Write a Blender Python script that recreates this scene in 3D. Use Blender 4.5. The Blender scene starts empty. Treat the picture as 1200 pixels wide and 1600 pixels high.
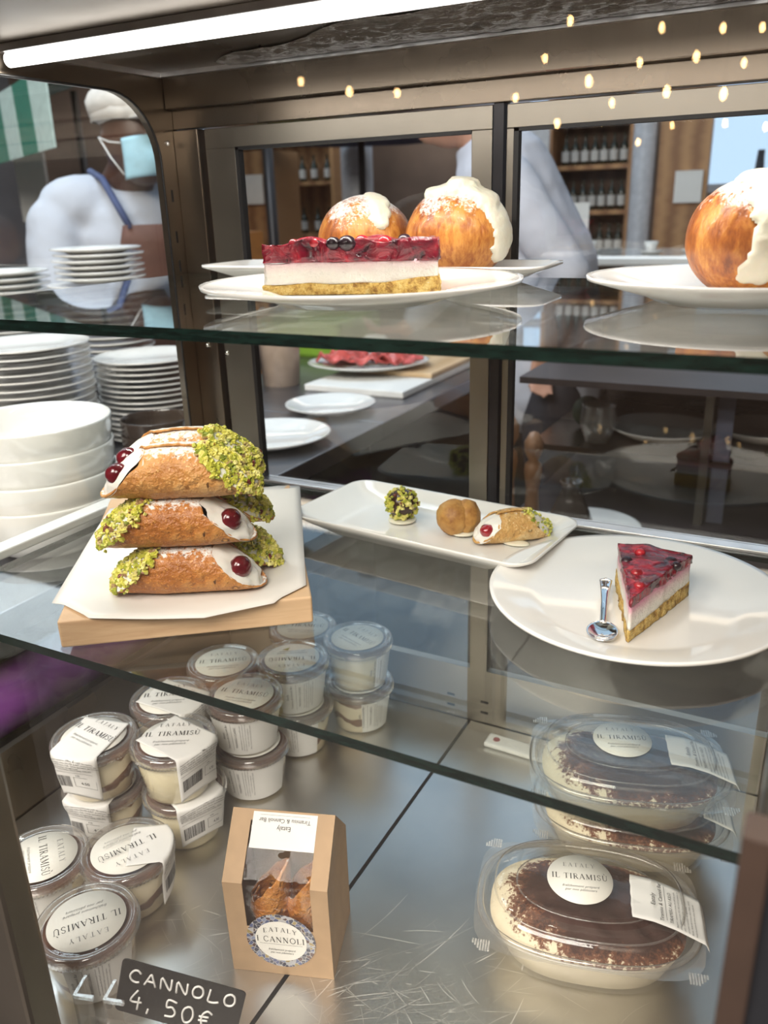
import bpy, bmesh, math, random
from mathutils import Vector, Matrix, noise
random.seed(7)
PI = math.pi
SC = bpy.context.scene
COL = SC.collection

# ------------------------------------------------------------------ camera
CAMZ = 1.535
cam_d = bpy.data.cameras.new('camera')
cam = bpy.data.objects.new('camera', cam_d)
COL.objects.link(cam)
SC.camera = cam
cam_d.sensor_fit = 'VERTICAL'
cam_d.sensor_height = 36.0
cam_d.lens = 1296.9 / 1600 * 36.0
cam_d.clip_start = 0.02
pitch, yaw, roll = 0.35434, 0.49115, -0.03
cy, sy, cp, sp = math.cos(yaw), math.sin(yaw), math.cos(pitch), math.sin(pitch)
f_ = Vector((-sy * cp, cy * cp, -sp))
r_ = Vector((cy, sy, 0))
u_ = r_.cross(f_)
cr, sr = math.cos(roll), math.sin(roll)
r2 = cr * r_ + sr * u_
u2 = -sr * r_ + cr * u_
m3 = Matrix((r2, u2, -f_)).transposed()
cam.matrix_world = Matrix.Translation((0, 0, CAMZ)) @ m3.to_4x4()
cam_d.dof.use_dof = True
cam_d.dof.focus_distance = 0.86
cam_d.dof.aperture_fstop = 6.0

# ------------------------------------------------------------------ world, exposure
W = bpy.data.worlds.new('world')
SC.world = W
W.use_nodes = True
W.node_tree.nodes['Background'].inputs[0].default_value = (0.75, 0.85, 1.0, 1)
W.node_tree.nodes['Background'].inputs[1].default_value = 0.6
SC.view_settings.view_transform = 'Standard'
SC.view_settings.look = 'None'
SC.view_settings.gamma = 1.0
SC.view_settings.exposure = 0.0
SC.view_settings.use_curve_mapping = False
SC.cycles.use_denoising = True
SC.cycles.max_bounces = 14
SC.cycles.transparent_max_bounces = 40
SC.cycles.glossy_bounces = 6
SC.cycles.diffuse_bounces = 3
SC.cycles.caustics_refractive = False
SC.cycles.blur_glossy = 0.5
SC.cycles.sample_clamp_indirect = 6.0


def area(name, loc, size, power, color, rot=(0, 0, 0)):
    d = bpy.data.lights.new(name, 'AREA')
    d.shape = 'RECTANGLE'
    d.size, d.size_y = size
    d.energy = power
    d.color = color
    o = bpy.data.objects.new(name, d)
    COL.objects.link(o)
    o.location = loc
    o.rotation_euler = rot
    return o


# unseen fill added in front of the counter, and ceiling light above the kitchen
area('front_fill', (-0.5, -1.3, 3.0), (2.6, 1.2), 185, (1.0, 0.93, 0.85), (0.45, 0, 0))
area('kitchen_light', (-1.7, 1.35, 3.2), (1.8, 0.8), 52, (0.78, 0.88, 1.0))
area('blue_overhead_fill', (-1.5, 3.9, 3.3), (5.4, 3.4), 52, (0.50, 0.74, 1.0))  # no roof opening here: area light added for the blue tone in reflections
area('left_side_fill', (-4.4, 2.4, 3.2), (2.4, 2.4), 52, (0.80, 0.90, 1.0))  # unseen light added to brighten the area left of the case
area('shop_back_light', (-2.5, 4.9, 2.9), (6.0, 0.5), 26, (1.0, 0.84, 0.68))
# the led tube of the display case: its light
area('case_tube_light', (-0.43, 0.72, 1.686), (0.80, 0.016), 3.9, (1.0, 0.96, 0.90))

# ------------------------------------------------------------------ helpers: objects
def tag(o, label=None, cat=None, group=None, kind=None):
    if label: o['label'] = label
    if cat: o['category'] = cat
    if group: o['group'] = group
    if kind: o['kind'] = kind
    return o


def empty(name, loc=(0, 0, 0), rz=0, label=None, cat=None, group=None, rot=None):
    o = bpy.data.objects.new(name, None)
    COL.objects.link(o)
    o.empty_display_size = 0.02
    o.location = loc
    o.rotation_euler = rot if rot else (0, 0, rz)
    return tag(o, label, cat, group)


def kids(o):
    return [c for c in bpy.data.objects if c.parent == o]


def copy_tree(o, parent=None):
    c = o.copy()
    COL.objects.link(c)
    c.parent = parent
    for ch in kids(o):
        copy_tree(ch, c)
    return c


def smooth(o, on=True):
    for p in o.data.polygons:
        p.use_smooth = on
    return o


class MB:
    """collects shapes, then becomes ONE mesh object"""
    def __init__(s):
        s.v, s.f, s.m, s.sm = [], [], [], []

    def add(s, vs, fs, mi=0, smooth=False):
        b = len(s.v)
        s.v += [tuple(v) for v in vs]
        s.f += [tuple(i + b for i in f) for f in fs]
        s.m += [mi] * len(fs)
        s.sm += [smooth] * len(fs)
        return s

    def box(s, a, b, mi=0, rz=0, c=None):
        x0, y0, z0 = a
        x1, y1, z1 = b
        vs = [Vector((x, y, z)) for z in (z0, z1) for x, y in ((x0, y0), (x1, y0), (x1, y1), (x0, y1))]
        if rz:
            c = Vector(c or ((x0 + x1) / 2, (y0 + y1) / 2, 0))
            R = Matrix.Rotation(rz, 3, 'Z')
            vs = [R @ (v - c) + c for v in vs]
        return s.add(vs, [(3, 2, 1, 0), (4, 5, 6, 7), (0, 1, 5, 4), (1, 2, 6, 5), (2, 3, 7, 6), (3, 0, 4, 7)], mi)

    def lathe(s, prof, n=48, c=(0, 0, 0), mi=0, shape=None, closed=False):
        vs, fs = [], []
        k = len(prof)
        for i in range(n):
            a = 2 * PI * i / n
            for r, z in prof:
                if shape:
                    x, y = shape(r, a)
                else:
                    x, y = r * math.cos(a), r * math.sin(a)
                vs.append((c[0] + x, c[1] + y, c[2] + z))
        for i in range(n):
            j = (i + 1) % n
            for q in range(k - 1 + (1 if closed else 0)):
                q2 = (q + 1) % k
                fs.append((i * k + q, j * k + q, j * k + q2, i * k + q2))
        return s.add(vs, fs, mi, True)

    def tube(s, pts, rad, n=10, mi=0, caps=True):
        pts = [Vector(p) for p in pts]
        if not isinstance(rad, (list, tuple)):
            rad = [rad] * len(pts)
        vs, fs = [], []
        up = None
        for i, p in enumerate(pts):
            t = (pts[min(i + 1, len(pts) - 1)] - pts[max(i - 1, 0)]).normalized()
            if up is None:
                up = t.orthogonal().normalized()
            up = (up - t * up.dot(t)).normalized()
            w = t.cross(up)
            for q in range(n):
                a = 2 * PI * q / n
                vs.append(p + (up * math.cos(a) + w * math.sin(a)) * rad[i])
        for i in range(len(pts) - 1):
            for q in range(n):
                q2 = (q + 1) % n
                fs.append((i * n + q, i * n + q2, (i + 1) * n + q2, (i + 1) * n + q))
        if caps:
            fs.append(tuple(range(n - 1, -1, -1)))
            fs.append(tuple(range((len(pts) - 1) * n, len(pts) * n)))
        return s.add(vs, fs, mi, True)

    def prism(s, out, z0, z1, mi=0, M=None):
        n = len(out)
        vs = [Vector((x, y, z0)) for x, y in out] + [Vector((x, y, z1)) for x, y in out]
        if M:
            vs = [M @ v for v in vs]
        fs = [tuple(range(n - 1, -1, -1)), tuple(range(n, 2 * n))]
        fs += [(i, (i + 1) % n, n + (i + 1) % n, n + i) for i in range(n)]
        return s.add(vs, fs, mi)

    def grid(s, fn, nu, nv, mi=0, smooth=True, wrap=False):
        vs = [fn(i / (nu if wrap else nu - 1), j / (nv - 1)) for i in range(nu) for j in range(nv)]
        fs = []
        for i in range(nu if wrap else nu - 1):
            i2 = (i + 1) % nu
            for j in range(nv - 1):
                fs.append((i * nv + j, i2 * nv + j, i2 * nv + j + 1, i * nv + j + 1))
        return s.add(vs, fs, mi, smooth)

    def ball(s, c, r, n=20, mi=0, dis=None):
        if not isinstance(r, (tuple, list)):
            r = (r, r, r)
        c = Vector(c)
        def fn(u, v):
            a, b = 2 * PI * u, PI * v
            d = Vector((math.sin(b) * math.cos(a), math.sin(b) * math.sin(a), -math.cos(b)))
            k = 1 + (dis(d) if dis else 0)
            return c + Vector((d.x * r[0], d.y * r[1], d.z * r[2])) * k
        return s.grid(fn, n, n // 2 + 1, mi, True, wrap=True)

    def build(s, name, mats, parent=None, kind=None, mods=()):
        me = bpy.data.meshes.new(name)
        me.from_pydata(s.v, [], s.f)
        mats = mats if isinstance(mats, (list, tuple)) else [mats]
        for m in mats:
            me.materials.append(m)
        me.polygons.foreach_set('material_index', s.m)
        me.polygons.foreach_set('use_smooth', s.sm)
        me.update()
        o = bpy.data.objects.new(name, me)
        COL.objects.link(o)
        if parent:
            o.parent = parent
        if kind:
            o['kind'] = kind
        return o


def recalc(o, dist=1e-6):
    bm = bmesh.new()
    bm.from_mesh(o.data)
    bmesh.ops.remove_doubles(bm, verts=bm.verts, dist=dist)
    bmesh.ops.recalc_face_normals(bm, faces=bm.faces)
    bm.to_mesh(o.data)
    bm.free()
    return o


def bevel(o, w, seg=2):
    m = o.modifiers.new('bevel', 'BEVEL')
    m.width = w
    m.segments = seg
    m.limit_method = 'ANGLE'
    m.angle_limit = 0.6
    return o


def remesh(o, vox, sm=4):
    m = o.modifiers.new('fuse', 'REMESH')
    m.mode = 'VOXEL'
    m.voxel_size = vox
    m.use_smooth_shade = True
    if sm:
        q = o.modifiers.new('smooth', 'SMOOTH')
        q.iterations = sm
        q.factor = 0.5
    return o


def displace(o, scale, strength, kind='CLOUDS', depth=2):
    t = bpy.data.textures.new('t', kind)
    t.noise_scale = scale
    if kind == 'CLOUDS':
        t.noise_depth = depth
    m = o.modifiers.new('surface', 'DISPLACE')
    m.texture = t
    m.strength = strength
    m.mid_level = 0.5
    return o


# ------------------------------------------------------------------ helpers: materials
class N:
    def __init__(s, name):
        s.m = bpy.data.materials.new(name)
        s.m.use_nodes = True
        s.t = s.m.node_tree
        s.b = s.t.nodes['Principled BSDF']
        s.out = s.t.nodes['Material Output']
        s._tc = None

    def n(s, typ, **kw):
        x = s.t.nodes.new(typ)
        for k, v in kw.items():
            setattr(x, k, v)
        return x

    def L(s, a, b):
        s.t.links.new(a, b)

    def set(s, node, k, v):
        if hasattr(v, 'is_linked') or isinstance(v, bpy.types.NodeSocket):
            s.L(v, node.inputs[k])
        else:
            node.inputs[k].default_value = v

    def co(s, which='Object', scale=(1, 1, 1), rot=(0, 0, 0)):
        if s._tc is None:
            s._tc = s.n('ShaderNodeTexCoord')
        mp = s.n('ShaderNodeMapping')
        mp.inputs['Scale'].default_value = scale
        mp.inputs['Rotation'].default_value = rot
        s.L(s._tc.outputs[which], mp.inputs['Vector'])
        return mp.outputs[0]

    def noise(s, scale=10, detail=3, rough=0.5, co=None, dist=0.0):
        x = s.n('ShaderNodeTexNoise')
        x.inputs['Scale'].default_value = scale
        x.inputs['Detail'].default_value = detail
        x.inputs['Roughness'].default_value = rough
        x.inputs['Distortion'].default_value = dist
        s.L(co if co is not None else s.co(), x.inputs['Vector'])
        return x.outputs['Fac']

    def voro(s, scale=10, feature='F1', out='Distance', co=None):
        x = s.n('ShaderNodeTexVoronoi', feature=feature)
        x.inputs['Scale'].default_value = scale
        s.L(co if co is not None else s.co(), x.inputs['Vector'])
        return x.outputs[out]

    def ramp(s, fac, stops, interp='LINEAR'):
        x = s.n('ShaderNodeValToRGB')
        x.color_ramp.interpolation = interp
        e = x.color_ramp.elements
        while len(e) < len(stops):
            e.new(0.5)
        for i, (p, c) in enumerate(stops):
            e[i].position = p
            e[i].color = (*c, 1) if len(c) == 3 else c
        s.L(fac, x.inputs[0])
        return x.outputs[0]

    def math(s, op, a, b=0.0, c=None):
        x = s.n('ShaderNodeMath', operation=op)
        s.set(x, 0, a)
        s.set(x, 1, b)
        if c is not None:
            s.set(x, 2, c)
        return x.outputs[0]

    def mix(s, fac, a, b):
        x = s.n('ShaderNodeMix', data_type='RGBA')
        s.set(x, 0, fac)
        for k, v in ((6, a), (7, b)):
            if isinstance(v, (tuple, list)):
                v = (*v, 1) if len(v) == 3 else v
            s.set(x, k, v)
        return x.outputs[2]

    def xyz(s, which='Object'):
        if s._tc is None:
            s._tc = s.n('ShaderNodeTexCoord')
        x = s.n('ShaderNodeSeparateXYZ')
        s.L(s._tc.outputs[which], x.inputs[0])
        return x.outputs

    def bump(s, h, strength=0.3, dist=0.002):
        x = s.n('ShaderNodeBump')
        x.inputs['Strength'].default_value = strength
        x.inputs['Distance'].default_value = dist
        s.L(h, x.inputs['Height'])
        s.L(x.outputs[0], s.b.inputs['Normal'])
        return x.outputs[0]

    def p(s, color=None, rough=0.5, metal=0.0, spec=None, coat=None, sss=None, trans=None, ior=None, emit=None):
        if color is not None:
            if isinstance(color, (tuple, list)) and len(color) == 3:
                color = (*color, 1)
            s.set(s.b, 'Base Color', color)
        s.set(s.b, 'Roughness', rough)
        s.set(s.b, 'Metallic', metal)
        if spec is not None: s.set(s.b, 'Specular IOR Level', spec)
        if coat is not None:
            s.set(s.b, 'Coat Weight', coat)
            s.set(s.b, 'Coat Roughness', 0.05)
        if sss is not None:
            s.set(s.b, 'Subsurface Weight', sss)
            s.set(s.b, 'Subsurface Radius', (0.01, 0.006, 0.004))
            s.set(s.b, 'Subsurface Scale', 0.5)
        if trans is not None: s.set(s.b, 'Transmission Weight', trans)
        if ior is not None: s.set(s.b, 'IOR', ior)
        if emit is not None:
            s.set(s.b, 'Emission Color', (*emit[:3], 1))
            s.set(s.b, 'Emission Strength', emit[3])
        return s


def simple(name, col, rough=0.5, metal=0.0, var=0.12, scale=30, bump=0.0, **kw):
    a = N(name)
    nz = a.noise(scale, 3)
    lo = tuple(max(0, c * (1 - var)) for c in col)
    hi = tuple(min(1, c * (1 + var)) for c in col)
    a.p(a.ramp(nz, [(0.3, lo), (0.7, hi)]), rough, metal, **kw)
    if bump:
        a.bump(nz, bump, 0.001)
    return a.m


def thin_glass(name, tint=(1, 1, 1), gain=1.0, rough=0.0, bumpy=0, milky=0.0, milkcol=(1, 1, 1), bs=0.15):
    """a thin clear sheet: Fresnel reflection over straight transmission"""
    a = N(name)
    g = a.n('ShaderNodeNewGeometry')
    ior = a.math('MULTIPLY_ADD', g.outputs['Backfacing'], 0.667 - 1.5, 1.5)
    fr = a.n('ShaderNodeFresnel')
    a.L(ior, fr.inputs['IOR'])
    tr = a.n('ShaderNodeBsdfTransparent')
    tr.inputs[0].default_value = (*tint, 1)
    gl = a.n('ShaderNodeBsdfGlossy')
    gl.inputs['Roughness'].default_value = rough
    gl.inputs['Color'].default_value = (1, 1, 1, 1)
    if bumpy:
        nz = a.noise(bumpy, 2)
        bp = a.n('ShaderNodeBump')
        bp.inputs['Strength'].default_value = bs
        bp.inputs['Distance'].default_value = 0.002
        a.L(nz, bp.inputs['Height'])
        a.L(bp.outputs[0], gl.inputs['Normal'])
    fac = a.math('MULTIPLY', fr.outputs[0], gain)
    mx = a.n('ShaderNodeMixShader')
    a.L(fac, mx.inputs[0])
    a.L(tr.outputs[0], mx.inputs[1])
    a.L(gl.outputs[0], mx.inputs[2])
    last = mx.outputs[0]
    if milky:
        df = a.n('ShaderNodeBsdfDiffuse')
        df.inputs[0].default_value = (*milkcol, 1)
        m2 = a.n('ShaderNodeMixShader')
        m2.inputs[0].default_value = milky
        a.L(last, m2.inputs[1])
        a.L(df.outputs[0], m2.inputs[2])
        last = m2.outputs[0]
    a.L(last, a.out.inputs['Surface'])
    return a.m


M = {}
M['glass'] = thin_glass('clear_glass', (0.975, 0.985, 0.975))
M['glass_front'] = thin_glass('front_glass', (0.99, 0.99, 0.985), gain=0.8)
M['shelf_glass'] = thin_glass('shelf_glass', (0.955, 0.97, 0.955), gain=1.15)
a = N('glass_edge_green'); a.p(a.ramp(a.noise(60, 2, co=a.co(scale=(1, 1, 6))), [(0.3, (0.002, 0.006, 0.005)), (0.75, (0.006, 0.020, 0.016))]), 0.2, spec=0.25); M['glass_edge'] = a.m
M['plastic'] = thin_glass('clear_plastic', (0.97, 0.965, 0.95), gain=1.3, rough=0.03, bumpy=60, milky=0.008)
M['plastic_dull'] = thin_glass('clear_plastic_rim', (0.90, 0.89, 0.87), gain=2.6, rough=0.10, bumpy=60, milky=0.10, milkcol=(0.75, 0.72, 0.68))
M['film'] = thin_glass('clear_film', (0.97, 0.96, 0.95), gain=0.40, rough=0.02, bumpy=42, milky=0.0, bs=1.0)

# stainless steel
def steel(name, col, rough, brush=(4, 120, 4), scratches=False, dirt=0.0):
    a = N(name)
    nz = a.noise(8, 4, 0.6, a.co(scale=brush))
    cl = a.noise(5, 4, 0.6)
    base = a.ramp(cl, [(0.3, tuple(c * 0.78 for c in col)), (0.7, col)])
    rr = a.math('MULTIPLY_ADD', cl, 0.22, rough - 0.08)
    h = nz
    if scratches:
        # irregular clusters of scratches
        tot = None
        for k, (rot, sc) in enumerate(((0.5, 9), (-0.35, 13), (1.1, 11), (0.1, 16))):
            w = a.noise(3.0, 2, co=a.co(scale=(1.2, 26, 1), rot=(0, 0, rot)), dist=1.4)
            line = a.math('ABSOLUTE', a.math('SUBTRACT', w, 0.5), 0)
            line = a.math('LESS_THAN', line, 0.010)
            msk = a.math('GREATER_THAN', a.noise(sc, 1, co=a.co(rot=(0, 0, k))), 0.60)
            line = a.math('MULTIPLY', line, msk)
            tot = line if tot is None else a.math('MAXIMUM', tot, line)
        base = a.mix(a.math('MULTIPLY', tot, 0.75), base, (0.98, 0.97, 0.94))
        rr = a.math('MULTIPLY_ADD', tot, 0.35, rr)
    a.p(base, rr, 1.0)
    a.bump(h, 0.05, 0.0006)
    return a.m
M['steel_floor'] = steel('steel_case_floor', (0.72, 0.71, 0.685), 0.29, (3, 3, 3), False)
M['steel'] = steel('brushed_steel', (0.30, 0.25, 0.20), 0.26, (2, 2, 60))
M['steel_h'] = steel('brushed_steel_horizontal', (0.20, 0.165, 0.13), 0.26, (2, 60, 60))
M['steel_light'] = steel('light_steel', (0.33, 0.30, 0.255), 0.34, (3, 3, 30))
M['alu'] = simple('aluminium', (0.75, 0.75, 0.76), 0.3, 1.0)
M['chrome'] = simple('chrome', (0.86, 0.86, 0.86), 0.08, 1.0, var=0.03)
M['black'] = simple('black_rubber', (0.008, 0.008, 0.009), 0.5)
M['dark'] = simple('dark_metal', (0.025, 0.024, 0.028), 0.35, 0.4)
a = N('porcelain'); a.p(a.ramp(a.noise(4, 2), [(0.3, (0.80, 0.79, 0.76)), (0.7, (0.84, 0.83, 0.80))]), 0.09, spec=0.6, coat=0.3); M['porcelain'] = a.m
M['dark_ceramic'] = simple('brown_ceramic', (0.055, 0.04, 0.032), 0.12, coat=0.4)
M['paper'] = simple('white_paper', (0.80, 0.79, 0.76), 0.7, var=0.03)
M['sticker'] = simple('cream_sticker', (0.83, 0.81, 0.74), 0.5, var=0.02)
M['ink'] = simple('black_ink', (0.035, 0.033, 0.032), 0.6)
M['ink_grey'] = simple('grey_ink', (0.24, 0.235, 0.23), 0.6)
M['kraft'] = simple('kraft_card', (0.43, 0.285, 0.16), 0.65, var=0.06, scale=60, bump=0.1)
M['chalk'] = simple('white_chalk', (0.75, 0.74, 0.71), 0.9)
M['slate'] = simple('black_slate', (0.016, 0.015, 0.014), 0.7, spec=0.2)
M['led'] = N('led_tube').p((1, 1, 1), 0.4, emit=(1.0, 0.97, 0.92, 2.6)).m
a = N('parchment'); a.p((0.74, 0.71, 0.66, 1), 0.42, sss=0.0); a.bump(a.noise(14, 3), 0.5, 0.004); M['parchment'] = a.m

# board wood
a = N('board_wood')
w = a.n('ShaderNodeTexWave'); w.inputs['Scale'].default_value = 30; w.inputs['Distortion'].default_value = 9; w.inputs['Detail'].default_value = 3
a.L(a.co(scale=(1, 2.5, 6)), w.inputs['Vector'])
kn = a.voro(9)
a.p(a.mix(a.ramp(kn, [(0.03, (1, 1, 1)), (0.07, (0, 0, 0))]), a.mix(a.noise(7, 2), a.ramp(a.noise(14, 4, 0.6, a.co(scale=(1.2, 1.2, 14)), 0.5), [(0.3, (0.42, 0.24, 0.12)), (0.7, (0.68, 0.47, 0.28))]), (0.62, 0.42, 0.24)), (0.28, 0.14, 0.06)), 0.5)
M['board'] = a.m

def wood(name, c1, c2, rough=0.5, sc=(1, 1, 8)):
    a = N(name)
    w = a.n('ShaderNodeTexWave'); w.inputs['Scale'].default_value = 3; w.inputs['Distortion'].default_value = 6; w.inputs['Detail'].default_value = 3
    w.inputs['Distortion'].default_value = 1.5
    a.L(a.co(scale=sc), w.inputs['Vector'])
    a.p(a.ramp(w.outputs['Fac'], [(0, c1), (1, c2)]), rough)
    return a.m
M['wood_warm'] = wood('warm_wood', (0.26, 0.12, 0.05), (0.46, 0.25, 0.11))
M['wood_dark'] = wood('dark_wood', (0.055, 0.026, 0.015), (0.13, 0.065, 0.035))
M['wood_light'] = wood('light_wood', (0.55, 0.37, 0.20), (0.72, 0.52, 0.32))

# foods
def dust(a, col, amount, scale=230, lo=0.5, patch=10, gap=0.09):
    """icing sugar lying on the upward faces"""
    nz = a.xyz('Normal')[2]
    up = a.n('ShaderNodeNewGeometry')
    sx = a.n('ShaderNodeSeparateXYZ')
    a.L(up.outputs['Normal'], sx.inputs[0])
    up = sx.outputs[2]
    grain = a.noise(scale, 3, 0.7)
    pt = a.noise(patch, 3, 0.6)
    v = a.math('ADD', a.math('MULTIPLY', grain, 0.55), a.math('MULTIPLY', pt, 0.6))
    v = a.math('MULTIPLY', a.math('ADD', v, a.math('MULTIPLY', up, amount)), 0.6)
    fac = a.ramp(v, [(lo * .6, (0, 0, 0)), ((lo + gap) * .6, (1, 1, 1))])
    return a.mix(fac, col, (0.86, 0.84, 0.80))

def pastry(name, c0, c1, c2, dst=0.3, lo=1.0, rings=True, bub=55):
    a = N(name)
    n1 = a.noise(16, 4, 0.6)
    n2 = a.noise(120, 3, 0.6)
    f = a.math('MULTIPLY_ADD', n2, 0.25, a.math('MULTIPLY', n1, 0.8))
    col = a.ramp(f, [(0.34, c0), (0.52, c1), (0.68, c2)])
    h = n2
    if rings:
        v = a.voro(bub)
        ring = a.ramp(v, [(0.15, (0, 0, 0)), (0.20, (1, 1, 1)), (0.28, (0, 0, 0))])
        cen = a.ramp(v, [(0.12, (1, 1, 1)), (0.18, (0, 0, 0))])
        msk = a.math('GREATER_THAN', a.noise(24, 1), 0.50)
        ring = a.math('MULTIPLY', ring, msk); cen = a.math('MULTIPLY', cen, msk)
        col = a.mix(a.math('MULTIPLY', ring, 0.75), col, tuple(x * 0.45 for x in c0))
        col = a.mix(a.math('MULTIPLY', cen, 0.7), col, tuple(min(1, x * 1.2) for x in c2))
        sl = a.voro(70, co=a.co(scale=(1.0, .30, .30)))
        slit = a.math('MULTIPLY', a.math('LESS_THAN', sl, 0.085), a.math('GREATER_THAN', a.noise(40, 0), 0.48))
        col = a.mix(a.math('MULTIPLY', slit, 0.85), col, tuple(x * 0.22 for x in c0))
        speck = a.math('GREATER_THAN', a.noise(420, 1), 0.66)
        col = a.mix(a.math('MULTIPLY', speck, 0.5), col, tuple(min(1, x * 1.3) for x in c2))
        h = a.math('SUBTRACT', a.math('ADD', a.math('MULTIPLY', n2, 1.3), cen), a.math('MULTIPLY', slit, 1.5))
    col = dust(a, col, dst, lo=lo)
    a.p(col, 0.45, coat=0.1)
    a.bump(h, 1.0, 0.0035)
    return a.m
M['shell'] = pastry('fried_shell', (0.29, 0.085, 0.013), (0.47, 0.17, 0.032), (0.66, 0.32, 0.085), 0.42, 0.90)
M['shell_pale'] = pastry('pale_fried_shell', (0.42, 0.15, 0.03), (0.62, 0.29, 0.08), (0.78, 0.47, 0.19), 0.42, 0.90)
M['shell_small'] = pastry('small_shell', (0.52, 0.26, 0.07), (0.66, 0.38, 0.12), (0.85, 0.66, 0.36), 0.40, 0.98, True, 75)
# bun
a = N('brioche')
z = a.xyz()[2]
n1 = a.noise(9, 3, 0.6, a.co(scale=(2.2, 2.2, 0.8)))
n2 = a.noise(70, 4, 0.65, a.co(scale=(2, 2, 0.7)))
f = a.math('ADD', a.math('MULTIPLY', n1, 0.55), a.math('MULTIPLY', n2, 0.5))
col = a.ramp(f, [(0.40, (0.17, 0.040, 0.007)), (0.50, (0.36, 0.105, 0.016)), (0.61, (0.58, 0.25, 0.05))])
col = dust(a, col, 0.42, 300, 0.83, 30, 0.15)
a.p(col, 0.42, coat=0.06)
a.bump(n2, 0.5, 0.003)
M['bun'] = a.m
a = N('bun_base')
a.p(a.ramp(a.noise(40, 3), [(0.3, (0.55, 0.28, 0.07)), (0.7, (0.74, 0.46, 0.16))]), 0.5); M['bun_side'] = a.m
a = N('whipped_cream'); nz = a.noise(35, 4, 0.6)
a.p(a.ramp(nz, [(0.3, (0.76, 0.72, 0.57)), (0.7, (0.82, 0.79, 0.66))]), 0.38, sss=0.15); a.bump(nz, 0.55, 0.004); M['cream'] = a.m
a = N('ricotta'); nz = a.noise(60, 3, 0.6)
a.p(a.ramp(nz, [(0.3, (0.82, 0.79, 0.72)), (0.7, (0.88, 0.86, 0.80))]), 0.3, sss=0.15, coat=0.2); a.bump(nz, 0.35, 0.002); M['ricotta'] = a.m
M['cherry'] = simple('glazed_cherry', (0.105, 0.005, 0.010), 0.16, var=0.6, scale=70, coat=0.6, bump=0.4)
M['cherry_red'] = simple('red_cherry', (0.33, 0.012, 0.02), 0.12, var=0.4, scale=60, coat=1.0)
a = N('pistachio'); v = a.voro(170, out='Color')
sx = a.n('ShaderNodeSeparateColor'); a.L(v, sx.inputs[0])
a.p(a.ramp(sx.outputs[0], [(0.0, (0.22, 0.27, 0.03)), (0.3, (0.48, 0.50, 0.05)), (0.6, (0.72, 0.66, 0.11)), (0.88, (0.82, 0.76, 0.28)), (1.0, (0.20, 0.03, 0.03))]), 0.45); M['pistachio'] = a.m
M['choc'] = simple('dark_chocolate', (0.045, 0.016, 0.008), 0.25, var=0.3, coat=0.3)
a = N('choux'); n1 = a.noise(40, 4, 0.65)
a.p(a.ramp(n1, [(0.32, (0.27, 0.10, 0.02)), (0.5, (0.50, 0.25, 0.06)), (0.7, (0.62, 0.36, 0.11))]), 0.5); a.bump(a.voro(55), 0.7, 0.003); M['choux'] = a.m
# cake layers
a = N('berry_jelly'); n1 = a.noise(55, 4, 0.6, dist=0.6); v1 = a.voro(75)
c = a.ramp(n1, [(0.34, (0.035, 0.002, 0.008)), (0.46, (0.16, 0.005, 0.018)), (0.58, (0.27, 0.008, 0.022)), (0.70, (0.52, 0.022, 0.032))])
a.p(c, 0.26, coat=0.2); a.bump(a.math('ADD', n1, a.math('MULTIPLY', v1, 0.8)), 0.9, 0.006); M['jelly'] = a.m
a = N('cheese_cream'); z = a.xyz()[2]; n1 = a.noise(90, 5, 0.7)
k = a.math('ADD', z, a.math('MULTIPLY', a.math('SUBTRACT', a.noise(30, 2), 0.5), 0.012))
a.p(a.ramp(k, [(0.020, (0.86, 0.82, 0.74)), (0.027, (0.82, 0.66, 0.64)), (0.034, (0.68, 0.26, 0.38))]), 0.45, sss=0.05); a.bump(n1, 1.0, 0.005); M['cheese'] = a.m
a = N('sponge_crust'); n1 = a.noise(110, 4, 0.7)
a.p(a.ramp(n1, [(0.36, (0.30, 0.15, 0.03)), (0.48, (0.60, 0.38, 0.09)), (0.62, (0.76, 0.56, 0.20))]), 0.8); a.bump(n1, 1.0, 0.009); M['crust'] = a.m
M['berry'] = simple('blueberry', (0.018, 0.006, 0.012), 0.3, coat=0.15, var=.6, scale=120, bump=0.5)
M['berry_light'] = simple('currant', (0.36, 0.015, 0.025), 0.25, coat=0.3, var=0.5, scale=90, bump=.4)
# tiramisu in cups: bands of cream and soaked biscuit
a = N('tiramisu_layers')
X, Y, Z = a.xyz()
wv = a.math('MULTIPLY', a.math('SUBTRACT', a.noise(26, 2, 0.5), 0.5), 0.045)
k = a.math('ADD', Z, wv)
layers = a.ramp(a.math('MULTIPLY', k, 14.0), [(0.0, (0.78, 0.68, 0.48)), (0.26, (0.80, 0.71, 0.52)), (0.29, (0.17, 0.07, 0.035)), (0.40, (0.20, 0.09, 0.045)), (0.43, (0.80, 0.72, 0.54)), (0.70, (0.82, 0.75, 0.58)), (0.73, (0.23, 0.115, 0.075)), (1.0, (0.27, 0.14, 0.10))])
a.p(layers, 0.5); M['tira_cup'] = a.m
a = N('tiramisu_creamy')
Z = a.xyz()[2]
k = a.math('ADD', Z, a.math('MULTIPLY', a.math('SUBTRACT', a.noise(20, 2, 0.5), 0.5), 0.04))
spots = a.math('GREATER_THAN', a.noise(26, 1, co=a.co(rot=(1, 0, 2))), 0.66)
lay = a.ramp(a.math('MULTIPLY', k, 14.0), [(0.0, (0.80, 0.72, 0.50)), (0.80, (0.82, 0.75, 0.54)), (0.83, (0.30, 0.16, 0.10)), (1.0, (0.27, 0.14, 0.10))])
a.p(a.mix(spots, lay, (0.30, 0.14, 0.06)), 0.5); M['tira_cream'] = a.m
M['cocoa'] = simple('cocoa', (0.14, 0.062, 0.042), 0.9, var=0.3, scale=60, bump=0.3)
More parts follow.
